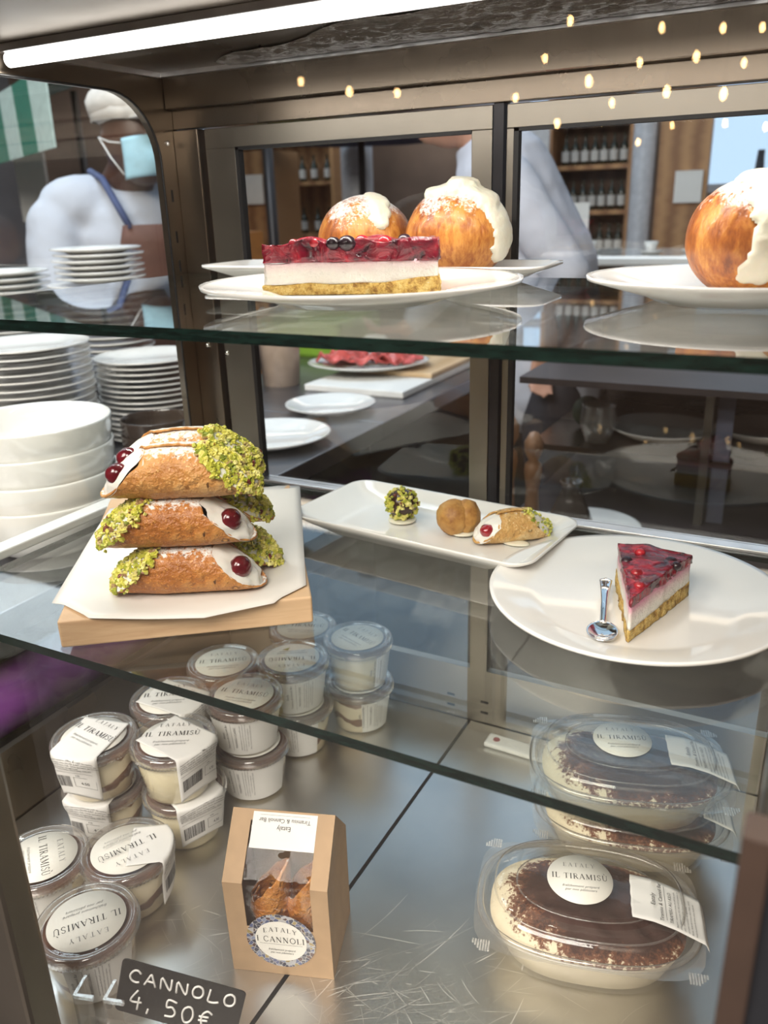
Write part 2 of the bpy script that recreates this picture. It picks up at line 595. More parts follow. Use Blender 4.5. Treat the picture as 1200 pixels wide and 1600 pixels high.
# tub filling: cream lumps under cocoa
a = N('tiramisu_tub'); Z = a.xyz()[2]
X, Y, Zz = a.xyz()
rx = a.math('MULTIPLY_ADD', X, 1 / 0.108, -0.16); ry = a.math('MULTIPLY', Y, 1 / 0.078)
rr = a.math('SQRT', a.math('ADD', a.math('MULTIPLY', rx, rx), a.math('MULTIPLY', ry, ry)))
k = a.math('ADD', rr, a.math('MULTIPLY', a.math('SUBTRACT', a.noise(40, 5, 0.75), 0.5), 0.75))
kk = a.math('ADD', k, a.math('MULTIPLY', a.math('SUBTRACT', a.noise(300, 2, 0.7), 0.5), 0.4))
col = a.ramp(kk, [(0.72, (0.055, 0.022, 0.015)), (0.86, (0.19, 0.075, 0.038)), (0.93, (0.78, 0.70, 0.52))])
a.p(col, 0.75); a.bump(a.noise(150, 3), 0.3, 0.002); M['tira_tub'] = a.m
M['tira_base'] = simple('mascarpone', (0.78, 0.71, 0.54), 0.4, var=0.06)
# faience ring of the box sticker
a = N('majolica')
v = a.voro(230, feature='DISTANCE_TO_EDGE'); vc = a.voro(230, out='Color')
sx = a.n('ShaderNodeSeparateColor'); a.L(vc, sx.inputs[0])
c = a.ramp(sx.outputs[1], [(0.0, (0.02, 0.022, 0.05)), (0.3, (0.07, 0.09, 0.20)), (0.52, (0.40, 0.40, 0.42)), (0.66, (0.30, 0.22, 0.07)), (0.74, (0.06, 0.02, 0.02)), (0.9, (0.22, 0.25, 0.36))], 'CONSTANT')
a.p(a.mix(a.math('LESS_THAN', v, 0.05), c, (0.45, 0.44, 0.42)), 0.4); M['majolica'] = a.m

# ------------------------------------------------------------------ helpers: lettering
TXT = {}
def text2d(s, size, shear=0.0, spacing=1.0, align='CENTER'):
    key = (s, size, shear, spacing, align)
    if key in TXT:
        return TXT[key]
    cu = bpy.data.curves.new('txt', 'FONT')
    cu.body = s
    cu.size = size
    cu.shear = shear
    cu.space_character = spacing
    cu.align_x = align
    cu.resolution_u = 2
    o = bpy.data.objects.new('txt', cu)
    COL.objects.link(o)
    dg = bpy.context.evaluated_depsgraph_get()
    me = bpy.data.meshes.new_from_object(o.evaluated_get(dg))
    vs = [(v.co.x, v.co.y) for v in me.vertices]
    fs = [tuple(p.vertices) for p in me.polygons]
    bpy.data.objects.remove(o)
    bpy.data.curves.remove(cu)
    bpy.data.meshes.remove(me)
    TXT[key] = (vs, fs)
    return vs, fs

T1, T0 = 0.125, 0.045
def arc(cx, cy, rx, ry, a0, a1, n=12):
    return [(cx + rx * math.cos(math.radians(a0 + (a1 - a0) * i / n)), cy + ry * math.sin(math.radians(a0 + (a1 - a0) * i / n))) for i in range(n + 1)]
def sf(x, y, w=0.26):
    return ([(x - w / 2, y), (x + w / 2, y)], T0, T0)
# glyph = (advance, [(polyline, start width, end width) ...])
GL = {
 'I': (0.42, [([(0.16, 0), (0.16, 1)], T1, T1), sf(0.16, 0.02), sf(0.16, 0.98)]),
 'L': (0.72, [([(0.16, 0), (0.16, 1)], T1, T1), sf(0.16, 0.98), ([(0.03, 0.02), (0.60, 0.02), (0.62, 0.22)], T0, T0)]),
 'T': (0.80, [([(0.36, 0), (0.36, 0.98)], T1, T1), sf(0.36, 0.02), ([(0.03, 0.80), (0.04, 0.98), (0.68, 0.98), (0.69, 0.80)], T0, T0)]),
 'E': (0.74, [([(0.16, 0), (0.16, 1)], T1, T1), ([(0.03, 0.02), (0.58, 0.02), (0.62, 0.2)], T0, T0), ([(0.03, 0.98), (0.56, 0.98), (0.58, 0.8)], T0, T0), ([(0.16, 0.52), (0.45, 0.52)], T0, T0)]),
 'A': (0.84, [([(0.08, 0.02), (0.38, 1)], T0, T0), ([(0.38, 1), (0.70, 0.02)], T1, T1), ([(0.18, 0.34), (0.58, 0.34)], T0, T0), sf(0.08, 0.02, 0.22), sf(0.70, 0.02, 0.24)]),
 'R': (0.82, [([(0.16, 0), (0.16, 1)], T1, T1), sf(0.16, 0.02), ([(0.03, 0.98), (0.36, 0.98)] + arc(0.36, 0.75, 0.2, 0.23, 90, -90) + [(0.16, 0.52)], T0, 0.07), ([(0.34, 0.52), (0.68, 0.02)], T1, T1), sf(0.70, 0.02, 0.16)]),
 'M': (1.08, [([(0.16, 0), (0.18, 1)], T0, T0), ([(0.18, 1), (0.49, 0.08)], T1, T1), ([(0.49, 0.08), (0.80, 1)], T0, T0), ([(0.80, 1), (0.84, 0)], T1, T1), sf(0.16, 0.02, 0.22), sf(0.84, 0.02, 0.26), sf(0.14, 0.98, 0.2), sf(0.86, 0.98, 0.2)]),
 'N': (0.92, [([(0.16, 0), (0.16, 1)], T0, T0), ([(0.14, 1), (0.70, 0.02)], T1, T1), ([(0.70, 0), (0.70, 1)], T0, T0), sf(0.16, 0.02, 0.24), sf(0.12, 0.98, 0.2), sf(0.70, 0.98, 0.24)]),
 'S': (0.64, [([(0.50, 0.80)] + arc(0.29, 0.76, 0.2, 0.23, 30, 220, 10) + [(0.40, 0.48)] + arc(0.28, 0.26, 0.22, 0.25, 50, -150, 10) + [(0.07, 0.24)], 0.075, 0.075)]),
 'U': (0.88, [([(0.16, 1), (0.16, 0.32)] + arc(0.41, 0.32, 0.25, 0.31, 180, 360, 12) + [(0.66, 1)], 0.10, 0.05), sf(0.16, 0.98), sf(0.66, 0.98, 0.22)]),
 'C': (0.84, [([(0.72, 0.78)] + arc(0.42, 0.5, 0.34, 0.5, 52, 308, 18) + [(0.72, 0.20)], 0.08, 0.08)]),
 'O': (0.96, [(arc(0.45, 0.5, 0.37, 0.49, 0, 360, 24), 0.09, 0.09)]),
 'Y': (0.80, [([(0.37, 0.02), (0.37, 0.45), (0.08, 0.98)], T1, T1), ([(0.37, 0.45), (0.66, 0.98)], T0, T0), sf(0.37, 0.02), sf(0.10, 0.98, 0.22), sf(0.66, 0.98, 0.2)]),
 ' ': (0.42, []),
 '`': (0.0, [([(0.0, 1.30), (0.17, 1.10)], 0.09, 0.04)]),
}
def serif2d(s, size, spacing=0.08, center=True, weight=1.0):
    vs, fs = [], []
    x = 0
    for ch in s:
        grave = ch == '\u00d9'
        adv, strokes = GL['U' if grave else ch]
        if grave:
            strokes = strokes + [([(0.27, 1.36), (0.44, 1.14)], 0.10, 0.05)]
        for pl, w0, w1 in strokes:
            n = len(pl)
            b = len(vs)
            for i, (px, py) in enumerate(pl):
                ax, ay = pl[max(0, i - 1)]
                bx, by = pl[min(n - 1, i + 1)]
                dx, dy = bx - ax, by - ay
                l = math.hypot(dx, dy) or 1
                w = (w0 + (w1 - w0) * i / (n - 1)) * weight / 2
                nx, ny = -dy / l * w, dx / l * w
                vs.append((x + px + nx, py + ny))
                vs.append((x + px - nx, py - ny))
            fs += [(b + 2 * i, b + 2 * i + 1, b + 2 * i + 3, b + 2 * i + 2) for i in range(n - 1)]
        x += adv + spacing
    x -= spacing
    off = x / 2 if center else 0
    return [((px - off) * size, (py - 0.5) * size) for px, py in vs], fs


def put(mb, tf, fn, mi=0, dx=0, dy=0, rot=0, k=1):
    vs, fs = tf
    c, s_ = math.cos(rot), math.sin(rot)
    mb.add([fn(dx + k * (x * c - y * s_), dy + k * (x * s_ + y * c)) for x, y in vs], fs, mi)


def rect2d(mb, fn, x0, y0, x1, y1, mi=0, n=1):
    pts = [(x0 + (x1 - x0) * i / n, y) for i in range(n + 1) for y in (y0, y1)]
    mb.add([fn(*p) for p in pts], [(2 * i, 2 * i + 2, 2 * i + 3, 2 * i + 1) for i in range(n)], mi)


def barcode(mb, fn, x0, y0, w, h, mi=0, seed=1):
    r = random.Random(seed)
    x = x0
    while x < x0 + w:
        b = r.choice((0.0004, 0.0006, 0.0009))
        rect2d(mb, fn, x, y0, min(x + b, x0 + w), y0 + h, mi)
        x += b + r.choice((0.0004, 0.0007))


def sticker_text(mb, fn, R, big='IL TIRAMIS\u00d9'):
    put(mb, serif2d('EATALY', R * 0.16, 0.28), fn, 1, 0, R * 0.55)
    put(mb, serif2d(big, R * 0.215, 0.05), fn, 0, 0, R * 0.08)
    put(mb, text2d('fra\u00eechement pr\u00e9par\u00e9', R * 0.135, 0.35), fn, 1, 0, -R * 0.36)
    put(mb, text2d('par nos p\u00e2tissiers', R * 0.135, 0.35), fn, 1, 0, -R * 0.50)


FZ, MZ, TZ = 0.800, 1.140, 1.449     # case floor, middle shelf, top shelf (upper faces)
XL, XR, YF, YB = -0.845, 0.004, 0.335, 1.0
CZ = CAMZ
# ------------------------------------------------------------------ the shop around the case
mb = MB(); mb.box((-7, -4, -0.1), (4, 7, 0)); o = mb.build('floor', simple('shop_floor', (0.16, 0.14, 0.13), 0.4, scale=4)); tag(o, kind='structure')
mb = MB(); mb.box((-7, -4, 3.4), (4, 7, 3.5)); o = mb.build('ceiling', simple('shop_ceiling', (0.30, 0.30, 0.32), 0.8, scale=3)); tag(o, kind='structure')
wallm = simple('brown_wall', (0.24, 0.165, 0.125), 0.7, scale=2, var=0.3)
wallc = simple('cool_wall', (0.30, 0.30, 0.33), 0.7, scale=2, var=0.2)
mb = MB(); mb.box((-7.1, -4, 0), (-7, 7, 3.4)); o = mb.build('wall_left', wallc); tag(o, kind='structure')
mb = MB(); mb.box((4, -4, 0), (4.1, 7, 3.4)); o = mb.build('wall_right', wallm); tag(o, kind='structure')
mb = MB(); mb.box((-7, -4.1, 0), (4, -4, 3.4)); o = mb.build('wall_front', wallm); tag(o, kind='structure')
# back wall with window openings (daylight behind)
mb = MB()
wins = [(-5.2, -4.3, 1.7, 2.9), (-2.2, -1.75, 1.3, 2.9), (-0.95, 0.35, 1.55, 2.9)]
xs = [-7]
for x0, x1, z0, z1 in wins:
    mb.box((xs[-1], 6.0, 0), (x0, 6.1, 3.4)); mb.box((x0, 6.0, 0), (x1, 6.1, z0)); mb.box((x0, 6.0, z1), (x1, 6.1, 3.4)); xs.append(x1)
mb.box((xs[-1], 6.0, 0), (4, 6.1, 3.4))
o = mb.build('wall_back', wallm); tag(o, kind='structure')
daylight = N('daylight_sky').p((0, 0, 0), 1, emit=(0.55, 0.75, 1.0, 1.3)).m
frm = simple('pale_frame', (0.55, 0.57, 0.62), 0.4)
for i, (x0, x1, z0, z1) in enumerate(wins):
    r = empty('window_%d' % (i + 1), ((x0 + x1) / 2, 6.0, z0)); tag(r, kind='structure')
    w2, h2 = (x1 - x0) / 2, z1 - z0
    mb = MB(); mb.box((-w2, 0.06, 0), (w2, 0.07, h2)); mb.build('pane', daylight, r)
    mb = MB()
    for a_, b_ in (((-w2, 0, 0), (-w2 + .05, .05, h2)), ((w2 - .05, 0, 0), (w2, .05, h2)), ((-w2, 0, 0), (w2, .05, .05)), ((-w2, 0, h2 - .05), (w2, .05, h2)), ((-w2, 0, h2 * .55), (w2, .05, h2 * .55 + .06))): mb.box(a_, b_)
    mb.build('frame', frm, r)

# things of the shop behind: shelving, column, signs, tables
bottle_glass = simple('dark_bottle', (0.02, 0.03, 0.018), 0.1, coat=0.5)
bottle_lab = simple('bottle_label', (0.62, 0.62, 0.60), 0.6)
jar_red = simple('red_jar', (0.30, 0.06, 0.02), 0.2)
jar_or = simple('amber_jar', (0.45, 0.20, 0.04), 0.2)
def shelf_unit(x0, x1, y, levels, z1, back, label):
    r = empty('wooden_shelving', ((x0 + x1) / 2, y, 0), label=label, cat='shelving')
    w = (x1 - x0) / 2
    mb = MB(); mb.box((-w, .30, 0), (w, .32, z1)); mb.build('back_panel', back, r)
    for s in (-1, 1):
        mb = MB(); mb.box((s * w - .015, 0, 0), (s * w + .015, .32, z1)); mb.build('side_panel', M['wood_warm'], r)
    for z in levels:
        mb = MB(); mb.box((-w + .015, 0.01, z - .025), (w - .015, .30, z)); mb.build('shelf_board', M['wood_warm'], r)
    return r
def bottle_proto(kind, h, rad, mt):
    r = empty(kind, (0, 0, 0), cat='bottle' if kind == 'bottle' else 'jar')
    prof = [(0, 0), (rad, 0), (rad, h * .55), (rad * .9, h * .62), (rad * .35, h * .75), (rad * .32, h * .97), (rad * .4, h), (0, h)] if kind == 'bottle' else [(0, 0), (rad, 0), (rad, h * .85), (rad * .85, h * .9), (rad * .85, h), (0, h)]
    mb = MB(); mb.lathe(prof, 12); mb.build('body', mt, r)
    mb = MB(); mb.lathe([(rad * 1.03, h * .14), (rad * 1.03, h * .48)], 12); mb.build('paper_label', bottle_lab, r)
    return r
BP = bottle_proto('bottle', .17, .024, bottle_glass)
JP = bottle_proto('glass_jar', .15, .045, jar_red)
used = {}
def stock(x0, x1, y, levels, which, label, group, n):
    rr = random.Random(n)
    for z in levels:
        for k in range(n):
            p = BP if which == 'b' else JP
            if used.get(which): c = copy_tree(p)
            else:
                c = p; used[which] = 1
            c.location = (x0 + (x1 - x0) * (k + .5) / n, y + rr.uniform(-.01, .01), z + .0005)
            tag(c, label, None, group)
unitA = shelf_unit(-1.60, -1.12, 5.2, [.45, .85, 1.22, 1.47, 1.72, 1.97], 2.4, M['wood_dark'], 'tall wooden shelving with rows of bottles beside pale column')
stock(-1.56, -1.16, 5.32, [1.22, 1.47, 1.72, 1.97], 'b', 'dark bottle with white label in the shelving seen through the right door', 'bottles on the right hand shelving', 7)
unitB = shelf_unit(-4.05, -3.10, 5.2, [.5, .95, 1.36, 1.70, 2.05], 2.4, M['wood_warm'], 'orange wooden shelving with bottles seen through left sliding door')
stock(-4.0, -3.15, 5.32, [1.36, 1.70, 2.05], 'b', 'dark bottle with white label in the shelving seen through the left door', 'bottles on the left hand shelving', 8)
stock(-3.0, -2.3, 5.42, [1.20], 'j', 'small red jar on the wall ledge behind the case', 'jars on the ledge', 8)
mb = MB(); mb.box((-3.05, 5.3, 1.15), (-2.25, 5.6, 1.2)); mb.box((-3.05, 5.5, 0), (-2.25, 5.6, 1.15)); tag(mb.build('sideboard', M['wood_dark']), 'dark wooden sideboard carrying small red jars', 'sideboard')
colm = simple('pale_column', (0.52, 0.47, 0.40), 0.6)
for x, y, r0, lab in ((-2.74, 4.9, .10, 'round cream column seen through the left sliding door'), (-1.72, 4.9, .09, 'slim pale column left of the bottle shelving'), (-1.01, 5.0, .06, 'slim pale column right of the bottle shelving')):
    mb = MB(); mb.lathe([(r0, 0), (r0, 3.4)], 24, (x, y, 0)); tag(mb.build('column', colm if r0 > .1 else frm), lab, 'column')
# serving table with menus, right
r = empty('serving_table', (-0.95, 3.9, 0), label='long white serving table behind the right sliding door', cat='table')
mb = MB(); mb.box((-.35, -.3, 1.27), (.75, .3, 1.31)); bevel(mb.build('table_top', M['porcelain'], r), .01)
for sx_ in (-.3, .7):
    for sy_ in (-.25, .25):
        mb = MB(); mb.box((sx_ - .025, sy_ - .025, 0), (sx_ + .025, sy_ + .025, 1.27)); mb.build('leg', M['dark'], r)
mb = MB(); mb.box((-.3, -.26, .7), (.7, .26, 1.2)); mb.build('cupboard', M['wood_warm'], r)
r = empty('menu_stand', (-1.02, 3.75, 1.31), 0.3, 'white upright menu card in a stand on the serving table', 'menu stand')
mb = MB(); mb.box((-.05, -.025, 0), (.05, .025, .015)); mb.build('foot', M['wood_light'], r)
mb = MB(); mb.box((-.05, -.004, .015), (.05, .004, .21)); mb.build('card', M['paper'], r)
mb = MB(); mb.box((-.02, -.0055, .07), (.02, -.0042, .14)); mb.build('picture', simple('green_print', (0.25, 0.33, 0.12), .6), r)
for k in range(5):
    x = -1.14 + k * .16 + (.12 if k > 1 else 0)
    mb = MB(); mb.lathe([(0, .004), (.03, .0), (.05, .012), (.052, .014), (.03, .006), (0, .007)], 20, (0, 0, 0)); mb.lathe([(.018, .008), (.03, .05), (.028, .05), (.016, .01)], 16)
    o = mb.build('cup_and_saucer', M['porcelain']); o.location = (x, 3.75 + .08 * (k % 2), 1.3105)
    tag(o, 'white cup and saucer on the long serving table', 'cup', 'cups on the serving table')
# panels, papers and easel on the far right
mb = MB(); mb.box((-.93, 5.0, 0), (-.67, 5.06, 2.1)); tag(mb.build('wood_panel', M['wood_warm']), 'plain wooden partition panel left of the daylight window', 'panel')
mb = MB(); mb.box((-.83, 4.97, 1.50), (-.69, 4.99, 1.66)); tag(mb.build('paper_notice', M['paper']), 'pale paper notice in front of the wooden partition', 'notice')
mb = MB(); mb.box((-1.62, 4.6, 0), (-1.42, 4.62, 1.95)); tag(mb.build('white_board', simple('grey_board', (0.5, 0.5, 0.52), .6)), 'tall grey board leaning by the bottle shelving', 'board')
r = empty('easel', (-.37, 4.40, 0), label='dark folding easel standing near the daylight window', cat='easel')
for dx_, dy_ in ((-.13, 0), (.13, 0), (0, .25)):
    mb = MB(); mb.tube([(dx_, dy_, 0), (0, 0.02 if dy_ else 0, 1.72)], .014, 8); mb.build('leg', M['dark'], r)
mb = MB(); mb.box((-.12, -.02, 1.1), (.12, .0, 1.13)); mb.build('ledge', M['dark'], r)
# left, behind the person: striped awning, crates, notices
r = empty('striped_awning', (-3.72, 3.55, -.12), -.5, 'green and white striped awning over the far market stall', 'awning')
gm = simple('awning_green', (0.03, 0.20, 0.13), .6); wm = simple('awning_white', (0.55, 0.68, 0.62), .6)
mb = MB()
for k in range(12):
    x0 = -1.6 + k * .27; mi = k % 2
    mb.add([(x0, -.5, 2.14), (x0 + .27, -.5, 2.14), (x0 + .27, .5, 2.5), (x0, .5, 2.5)], [(0, 1, 2, 3)], mi)
    mb.add([(x0, -.5, 2.14), (x0 + .27, -.5, 2.14), (x0 + .26, -.5, 1.88), (x0 + .01, -.5, 1.88)], [(0, 1, 2, 3)], mi)
o = mb.build('cloth', [gm, wm], r); so = o.modifiers.new('thick', 'SOLIDIFY'); so.thickness = .006
for x in (-1.5, 1.4):
    mb = MB(); mb.tube([(x, .45, .12), (x, .45, 2.45)], .025, 10); mb.build('post', M['dark'], r)
mb = MB(); mb.box((-4.15, 3.50, 1.50), (-3.92, 3.52, 1.86)); o = mb.build('price_list', M['paper']); tag(o, 'white printed list hanging under the striped awning', 'sign')
r = empty('wooden_cabinet', (-3.35, 3.9, 0), -.3, 'orange wooden cabinet behind the masked worker', 'cabinet')
mb = MB(); mb.box((-.45, -.25, 0), (.45, .25, 1.42)); bevel(mb.build('body', simple('orange_wood', (0.50, 0.20, 0.05), .5), r), .01)
mb = MB(); mb.box((-.43, -.262, .1), (-.01, -.25, 1.36)); mb.build('door', M['wood_warm'], r)
mb = MB(); mb.box((.01, -.262, .1), (.43, -.25, 1.36)); mb.build('door', M['wood_warm'], r)
mb = MB(); mb.lathe([(0, 0), (.05, 0), (.05, .12), (.03, .15), (.03, .2), (0, .2)], 16); o = mb.build('blue_bottle', simple('blue_plastic', (0.06, 0.12, 0.28), .3)); o.location = (-3.42, 3.8, 1.4205); tag(o, 'blue plastic bottle on top of the orange cabinet', 'bottle')
mb = MB(); mb.box((-.14, -.08, 0), (.14, .08, .06)); o = mb.build('pink_box', simple('pink_card', (0.55, 0.06, 0.16), .5)); o.location = (-3.2, 3.85, 1.4205); tag(o, 'pink box on top of the orange cabinet', 'box')
mb = MB(); mb.box((-3.17, 4.27, 1.56), (-3.02, 4.28, 1.72)); o = mb.build('white_poster', M['paper']); mb = None
tag(o, 'small white poster on the left behind the left sliding door', 'poster')
mb = MB(); mb.box((-3.22, 4.32, 0), (-2.98, 4.6, 1.85)); tag(mb.build('poster_cabinet', M['wood_warm']), 'narrow wooden cabinet behind the small white poster', 'cabinet')
# blue parasol
r = empty('parasol', (-3.15, 4.35, 0), label='dark blue parasol open in front of the far windows', cat='parasol')
mb = MB(); mb.lathe([(.0, 2.10), (.30, 2.02), (.58, 1.88), (.57, 1.87), (.29, 2.0), (0, 2.08)], 8, (.75, 0, 0)); mb.build('canopy', simple('navy_cloth', (0.05, 0.08, 0.17), .7), r)
mb = MB(); mb.tube([(.75, 0, 0), (.75, 0, 2.09)], .02, 8); mb.build('pole', M['dark'], r)

# pendant bulbs over the shop in front of the case (seen mirrored in the front glass)
bulb_m = N('warm_filament').p((1, .8, .5), .3, emit=(1.0, 0.60, 0.24, 45)).m
BX = [(-.87, .54), (-.58, .49), (-.40, .47), (-.29, .46), (-.64, .40), (-.95, .44), (-.80, .36), (-.47, .40), (-.33, .37), (-1.05, .33), (-.72, .29), (-.55, .31), (-.90, .24), (-1.70, .40), (-1.50, .38), (-1.91, .45), (-.38, .29)]
rb = random.Random(5)
pb = None
for k, (bx, bz) in enumerate(BX):
    t = rb.uniform(.85, 1.25)
    y = .66 - 3.0 * t
    loc = (bx * t, y, CZ + bz * t)
    if pb is None:
        pb = empty('pendant_bulb', loc, cat='lamp')
        q = MB(); q.ball((0, 0, 0), (.010, .010, .017), 14); q.build('bulb', bulb_m, pb)
        q = MB(); q.lathe([(0, .02), (.010, .02), (.010, .05), (0, .05)], 10); q.build('socket', M['black'], pb)
        q = MB(); q.tube([(0, 0, .05), (0, 0, .95)], .002, 6); q.build('cord', M['black'], pb)
        c = pb
    else:
        c = copy_tree(pb); c.location = loc
    tag(c, 'small warm filament bulb mirrored in the upper front glass', None, 'pendant bulbs mirrored in the glass')
# ------------------------------------------------------------------ the display case
case = empty('display_case', (0, 0, 0), label='stainless steel and glass display case holding the pastries', cat='display case')
def part(name, mb, mat, parent=None, bev=0, kind=None):
    o = mb.build(name, mat, parent or case, kind)
    if bev: bevel(o, bev)
    return o
B = lambda a_, b_: MB().box(a_, b_)
part('base_cabinet', B((-.86, .26, 0), (.03, 1.02, FZ - .03)), M['dark'], bev=.004)
part('base_tray', B((XL, YF, FZ - .03), (XR, YB, FZ - .008)), M['black'])
fp1 = part('floor_panel', B((XL + .002, YF, FZ - .008), (-.4005, YB - .002, FZ)), M['steel_floor'])
fp2 = part('floor_panel', B((-.3955, YF, FZ - .008), (XR, YB - .002, FZ)), M['steel_floor'])
rr = random.Random(12)
scr_m = simple('scratch_mark', (0.85, 0.84, 0.80), 0.55, 1.0)
def scratches(parent, cx, cy, sx_, sy_, n, x0, x1):
    mb = MB()
    for k in range(n):
        x, y = rr.gauss(cx, sx_), rr.gauss(cy, sy_)
        a_ = rr.choice((.5, .35, -.6, 1.1, .9)) + rr.gauss(0, .25); l = abs(rr.gauss(.028, .02)) + .004
        w = rr.choice((.00012, .0002, .0003, .0006))
        bend = rr.gauss(0, .12); P_ = []
        for q in range(6):
            t = q / 5; P_.append((x + math.cos(a_ + bend * t) * l * t, y + math.sin(a_ + bend * t) * l * t))
        if any(not (x0 < p[0] < x1 and YF + .003 < p[1] < YB - .02) for p in P_): continue
        vs = []
        for q, (px, py) in enumerate(P_):
            ww = w * (1 - abs(2 * q / 5 - 1) ** 3 * .8); vs += [(px - math.sin(a_) * ww, py + math.cos(a_) * ww, FZ + .00012), (px + math.sin(a_) * ww, py - math.cos(a_) * ww, FZ + .00012)]
        mb.add(vs, [(2 * q, 2 * q + 1, 2 * q + 3, 2 * q + 2) for q in range(5)])
    mb.build('scratches', scr_m, parent, kind='stuff')
scratches(fp2, -.27, .50, .075, .06, 330, -.394, XR)
part('rear_panel', B((XL, YB, FZ - .03), (XR, YB + .012, CZ - .655)), M['steel_light'])
part('rear_lower_glass', B((XL, YB + .003, CZ - .655), (XR, YB + .007, CZ - .402)), M['glass'])
part('rear_lower_rail', B((XL, YB - .001, CZ - .655), (XR, YB + .012, CZ - .645)), M['steel_light'])
part('lower_post', B((-.398, YB - .002, CZ - .645), (-.372, YB + .014, CZ - .402)), M['steel_light'])
mb2 = MB()
for x in (-.429, -.375):
    for z in (CZ - .700, CZ - .718):
        mb2.box((x - .006, YB - .0008, z), (x + .006, YB + .0002, z + .0035))
part('rear_slots', mb2, M['black'])
part('rear_sill', B((XL, YB - .012, CZ - .402), (XR, YB + .012, CZ - .391)), M['alu'], bev=.001)
scratches(fp1, -.52, .50, .05, .06, 90, XL + .01, -.402)
# left side: steel frame around a window with one rounded corner
side = [(.335, -.03), (.335, CZ - FZ - .62), (YB + .0, CZ - FZ - .62), (YB + .0, -.03)]
mb = MB()
def side_poly(pts, x0=XL - .010, x1=XL):
    n = len(pts)
    vs = [(x0, y, z) for y, z in pts] + [(x1, y, z) for y, z in pts]
    mb.add(vs, [tuple(range(n)), tuple(range(2 * n - 1, n - 1, -1))] + [(i, n + i, n + (i + 1) % n, (i + 1) % n) for i in range(n)])
wt, wb, wr = CZ + .146, CZ - .632, .958
side_poly([(.335, FZ - .03), (YB, FZ - .03), (YB, wb), (.335, wb)])
side_poly([(.335, wt), (.335, CZ + .19), (YB, CZ + .19), (YB, wt)])
side_poly([(wr, wb), (YB, wb), (YB, wt), (wr, wt)])
rad = .085
side_poly([(wr, wt)] + [(wr - rad + rad * math.sin(t * PI / 24), wt - rad + rad * math.cos(t * PI / 24)) for t in range(13)])
part('side_frame', mb, M['steel'])
mb = MB(); arcp = [(XL + .0015, wr - rad + rad * math.sin(t * PI / 24), wt - rad + rad * math.cos(t * PI / 24)) for t in range(13)]
mb.tube([(XL + .0015, .34, wt)] + arcp + [(XL + .0015, wr, wb)], .0016, 6)
part('window_gasket', mb, M['black'])
part('side_glass', B((XL - .010, .335, wb - .004), (XL - .006, .995, wt + .004)), M['glass'])
mb = MB()
for z in (CZ + .02, CZ - .035, CZ - .075, CZ - .13, CZ - .33):
    mb.box((XL - .0002, .973, z - .008), (XL + .0008, .976, z + .008))
part('bracket_slots', mb, M['black'])
mb = MB()
for p in ((XL + .001, .975, CZ + .088), (-.82, YB - .011, CZ - .19), (-.785, YB - .011, CZ - .20)):
    mb.ball(p, (.004, .004, .004), 10)
part('rivet', mb, M['chrome'])
for (y, zz) in ((.965, TZ), (.965, MZ)):
    part('shelf_clip', B((XL, y - .012, zz - .016), (XL + .012, y + .012, zz - .0095)), M['chrome'], bev=.001)
# right side
part('side_panel', B((XR, YF, FZ - .03), (XR + .010, YB, CZ + .19)), M['steel'])
part('corner_post', B((XR + .001, .305, FZ - .03), (.035, YF, CZ + .19)), M['steel_light'], bev=.002)
# rear frame and doors
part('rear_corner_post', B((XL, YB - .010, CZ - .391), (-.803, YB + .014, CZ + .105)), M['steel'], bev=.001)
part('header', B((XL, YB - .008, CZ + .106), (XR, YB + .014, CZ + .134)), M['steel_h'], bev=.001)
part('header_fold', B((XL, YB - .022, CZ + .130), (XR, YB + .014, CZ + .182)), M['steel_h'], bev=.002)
part('centre_post', B((-.374, YB - .003, CZ - .391), (-.362, YB + .020, CZ + .106)), M['dark'])
def door(x0, x1, sl, sr, y, hl):
    r = part('sliding_door', B((x0, y, CZ + .079), (x1, y + .010, CZ + .1045)), M['steel_light'], bev=.0008)
    o = B((x0, y, CZ - .391), (x0 + sl, y + .010, CZ + .079)).build('door_stile', M['steel_light'], r); bevel(o, .0008)
    o = B((x1 - sr, y, CZ - .391), (x1, y + .010, CZ + .079)).build('door_stile', M['steel_light'], r); bevel(o, .0008)
    mb = MB(); mb.box((x0 + sl, y - .0005, CZ - .391), (x0 + sl + .006, y + .0105, CZ + .079)); mb.box((x0 + sl, y - .0005, CZ + .0755), (x1 - sr, y + .0105, CZ + .0795))
    mb.build('door_gasket', M['black'], r)
    B((x0 + sl, y + .004, CZ - .391), (x1 - sr, y + .007, CZ + .079)).build('door_pane', M['glass'], r)
door(-.797, -.376, .050, .026, YB - .002, True)
door(-.360, XR - .002, .009, .012, YB + .002, False)
# ceiling, tube, front
part('ceiling_panel', B((XL, YF, CZ + .1745), (XR, YB - .022, CZ + .19)), M['steel'], bev=.001)
part('ceiling_trim', B((XL, YB - .030, CZ + .169), (XR, YB - .022, CZ + .1745)), M['alu'])
part('ceiling_trim', B((XL, YF, CZ + .168), (XL + .006, YB - .03, CZ + .1745)), M['alu'])
mb = MB(); mb.tube([(XL + .012, .720, CZ + .160), (XR - .012, .720, CZ + .160)], .0078, 16); part('light_tube', mb, M['led'])
part('tube_holder', B((XL + .002, .708, CZ + .1665), (XR - .002, .733, CZ + .1745)), M['alu'], bev=.001)
part('front_glass', B((XL, YF - .006, FZ - .03), (XR, YF, CZ + .19)), M['glass_front'])
part('front_mullion', B((-.585, .300, FZ - .03), (-.510, YF - .0065, CZ + .19)), M['steel_light'], bev=.004)
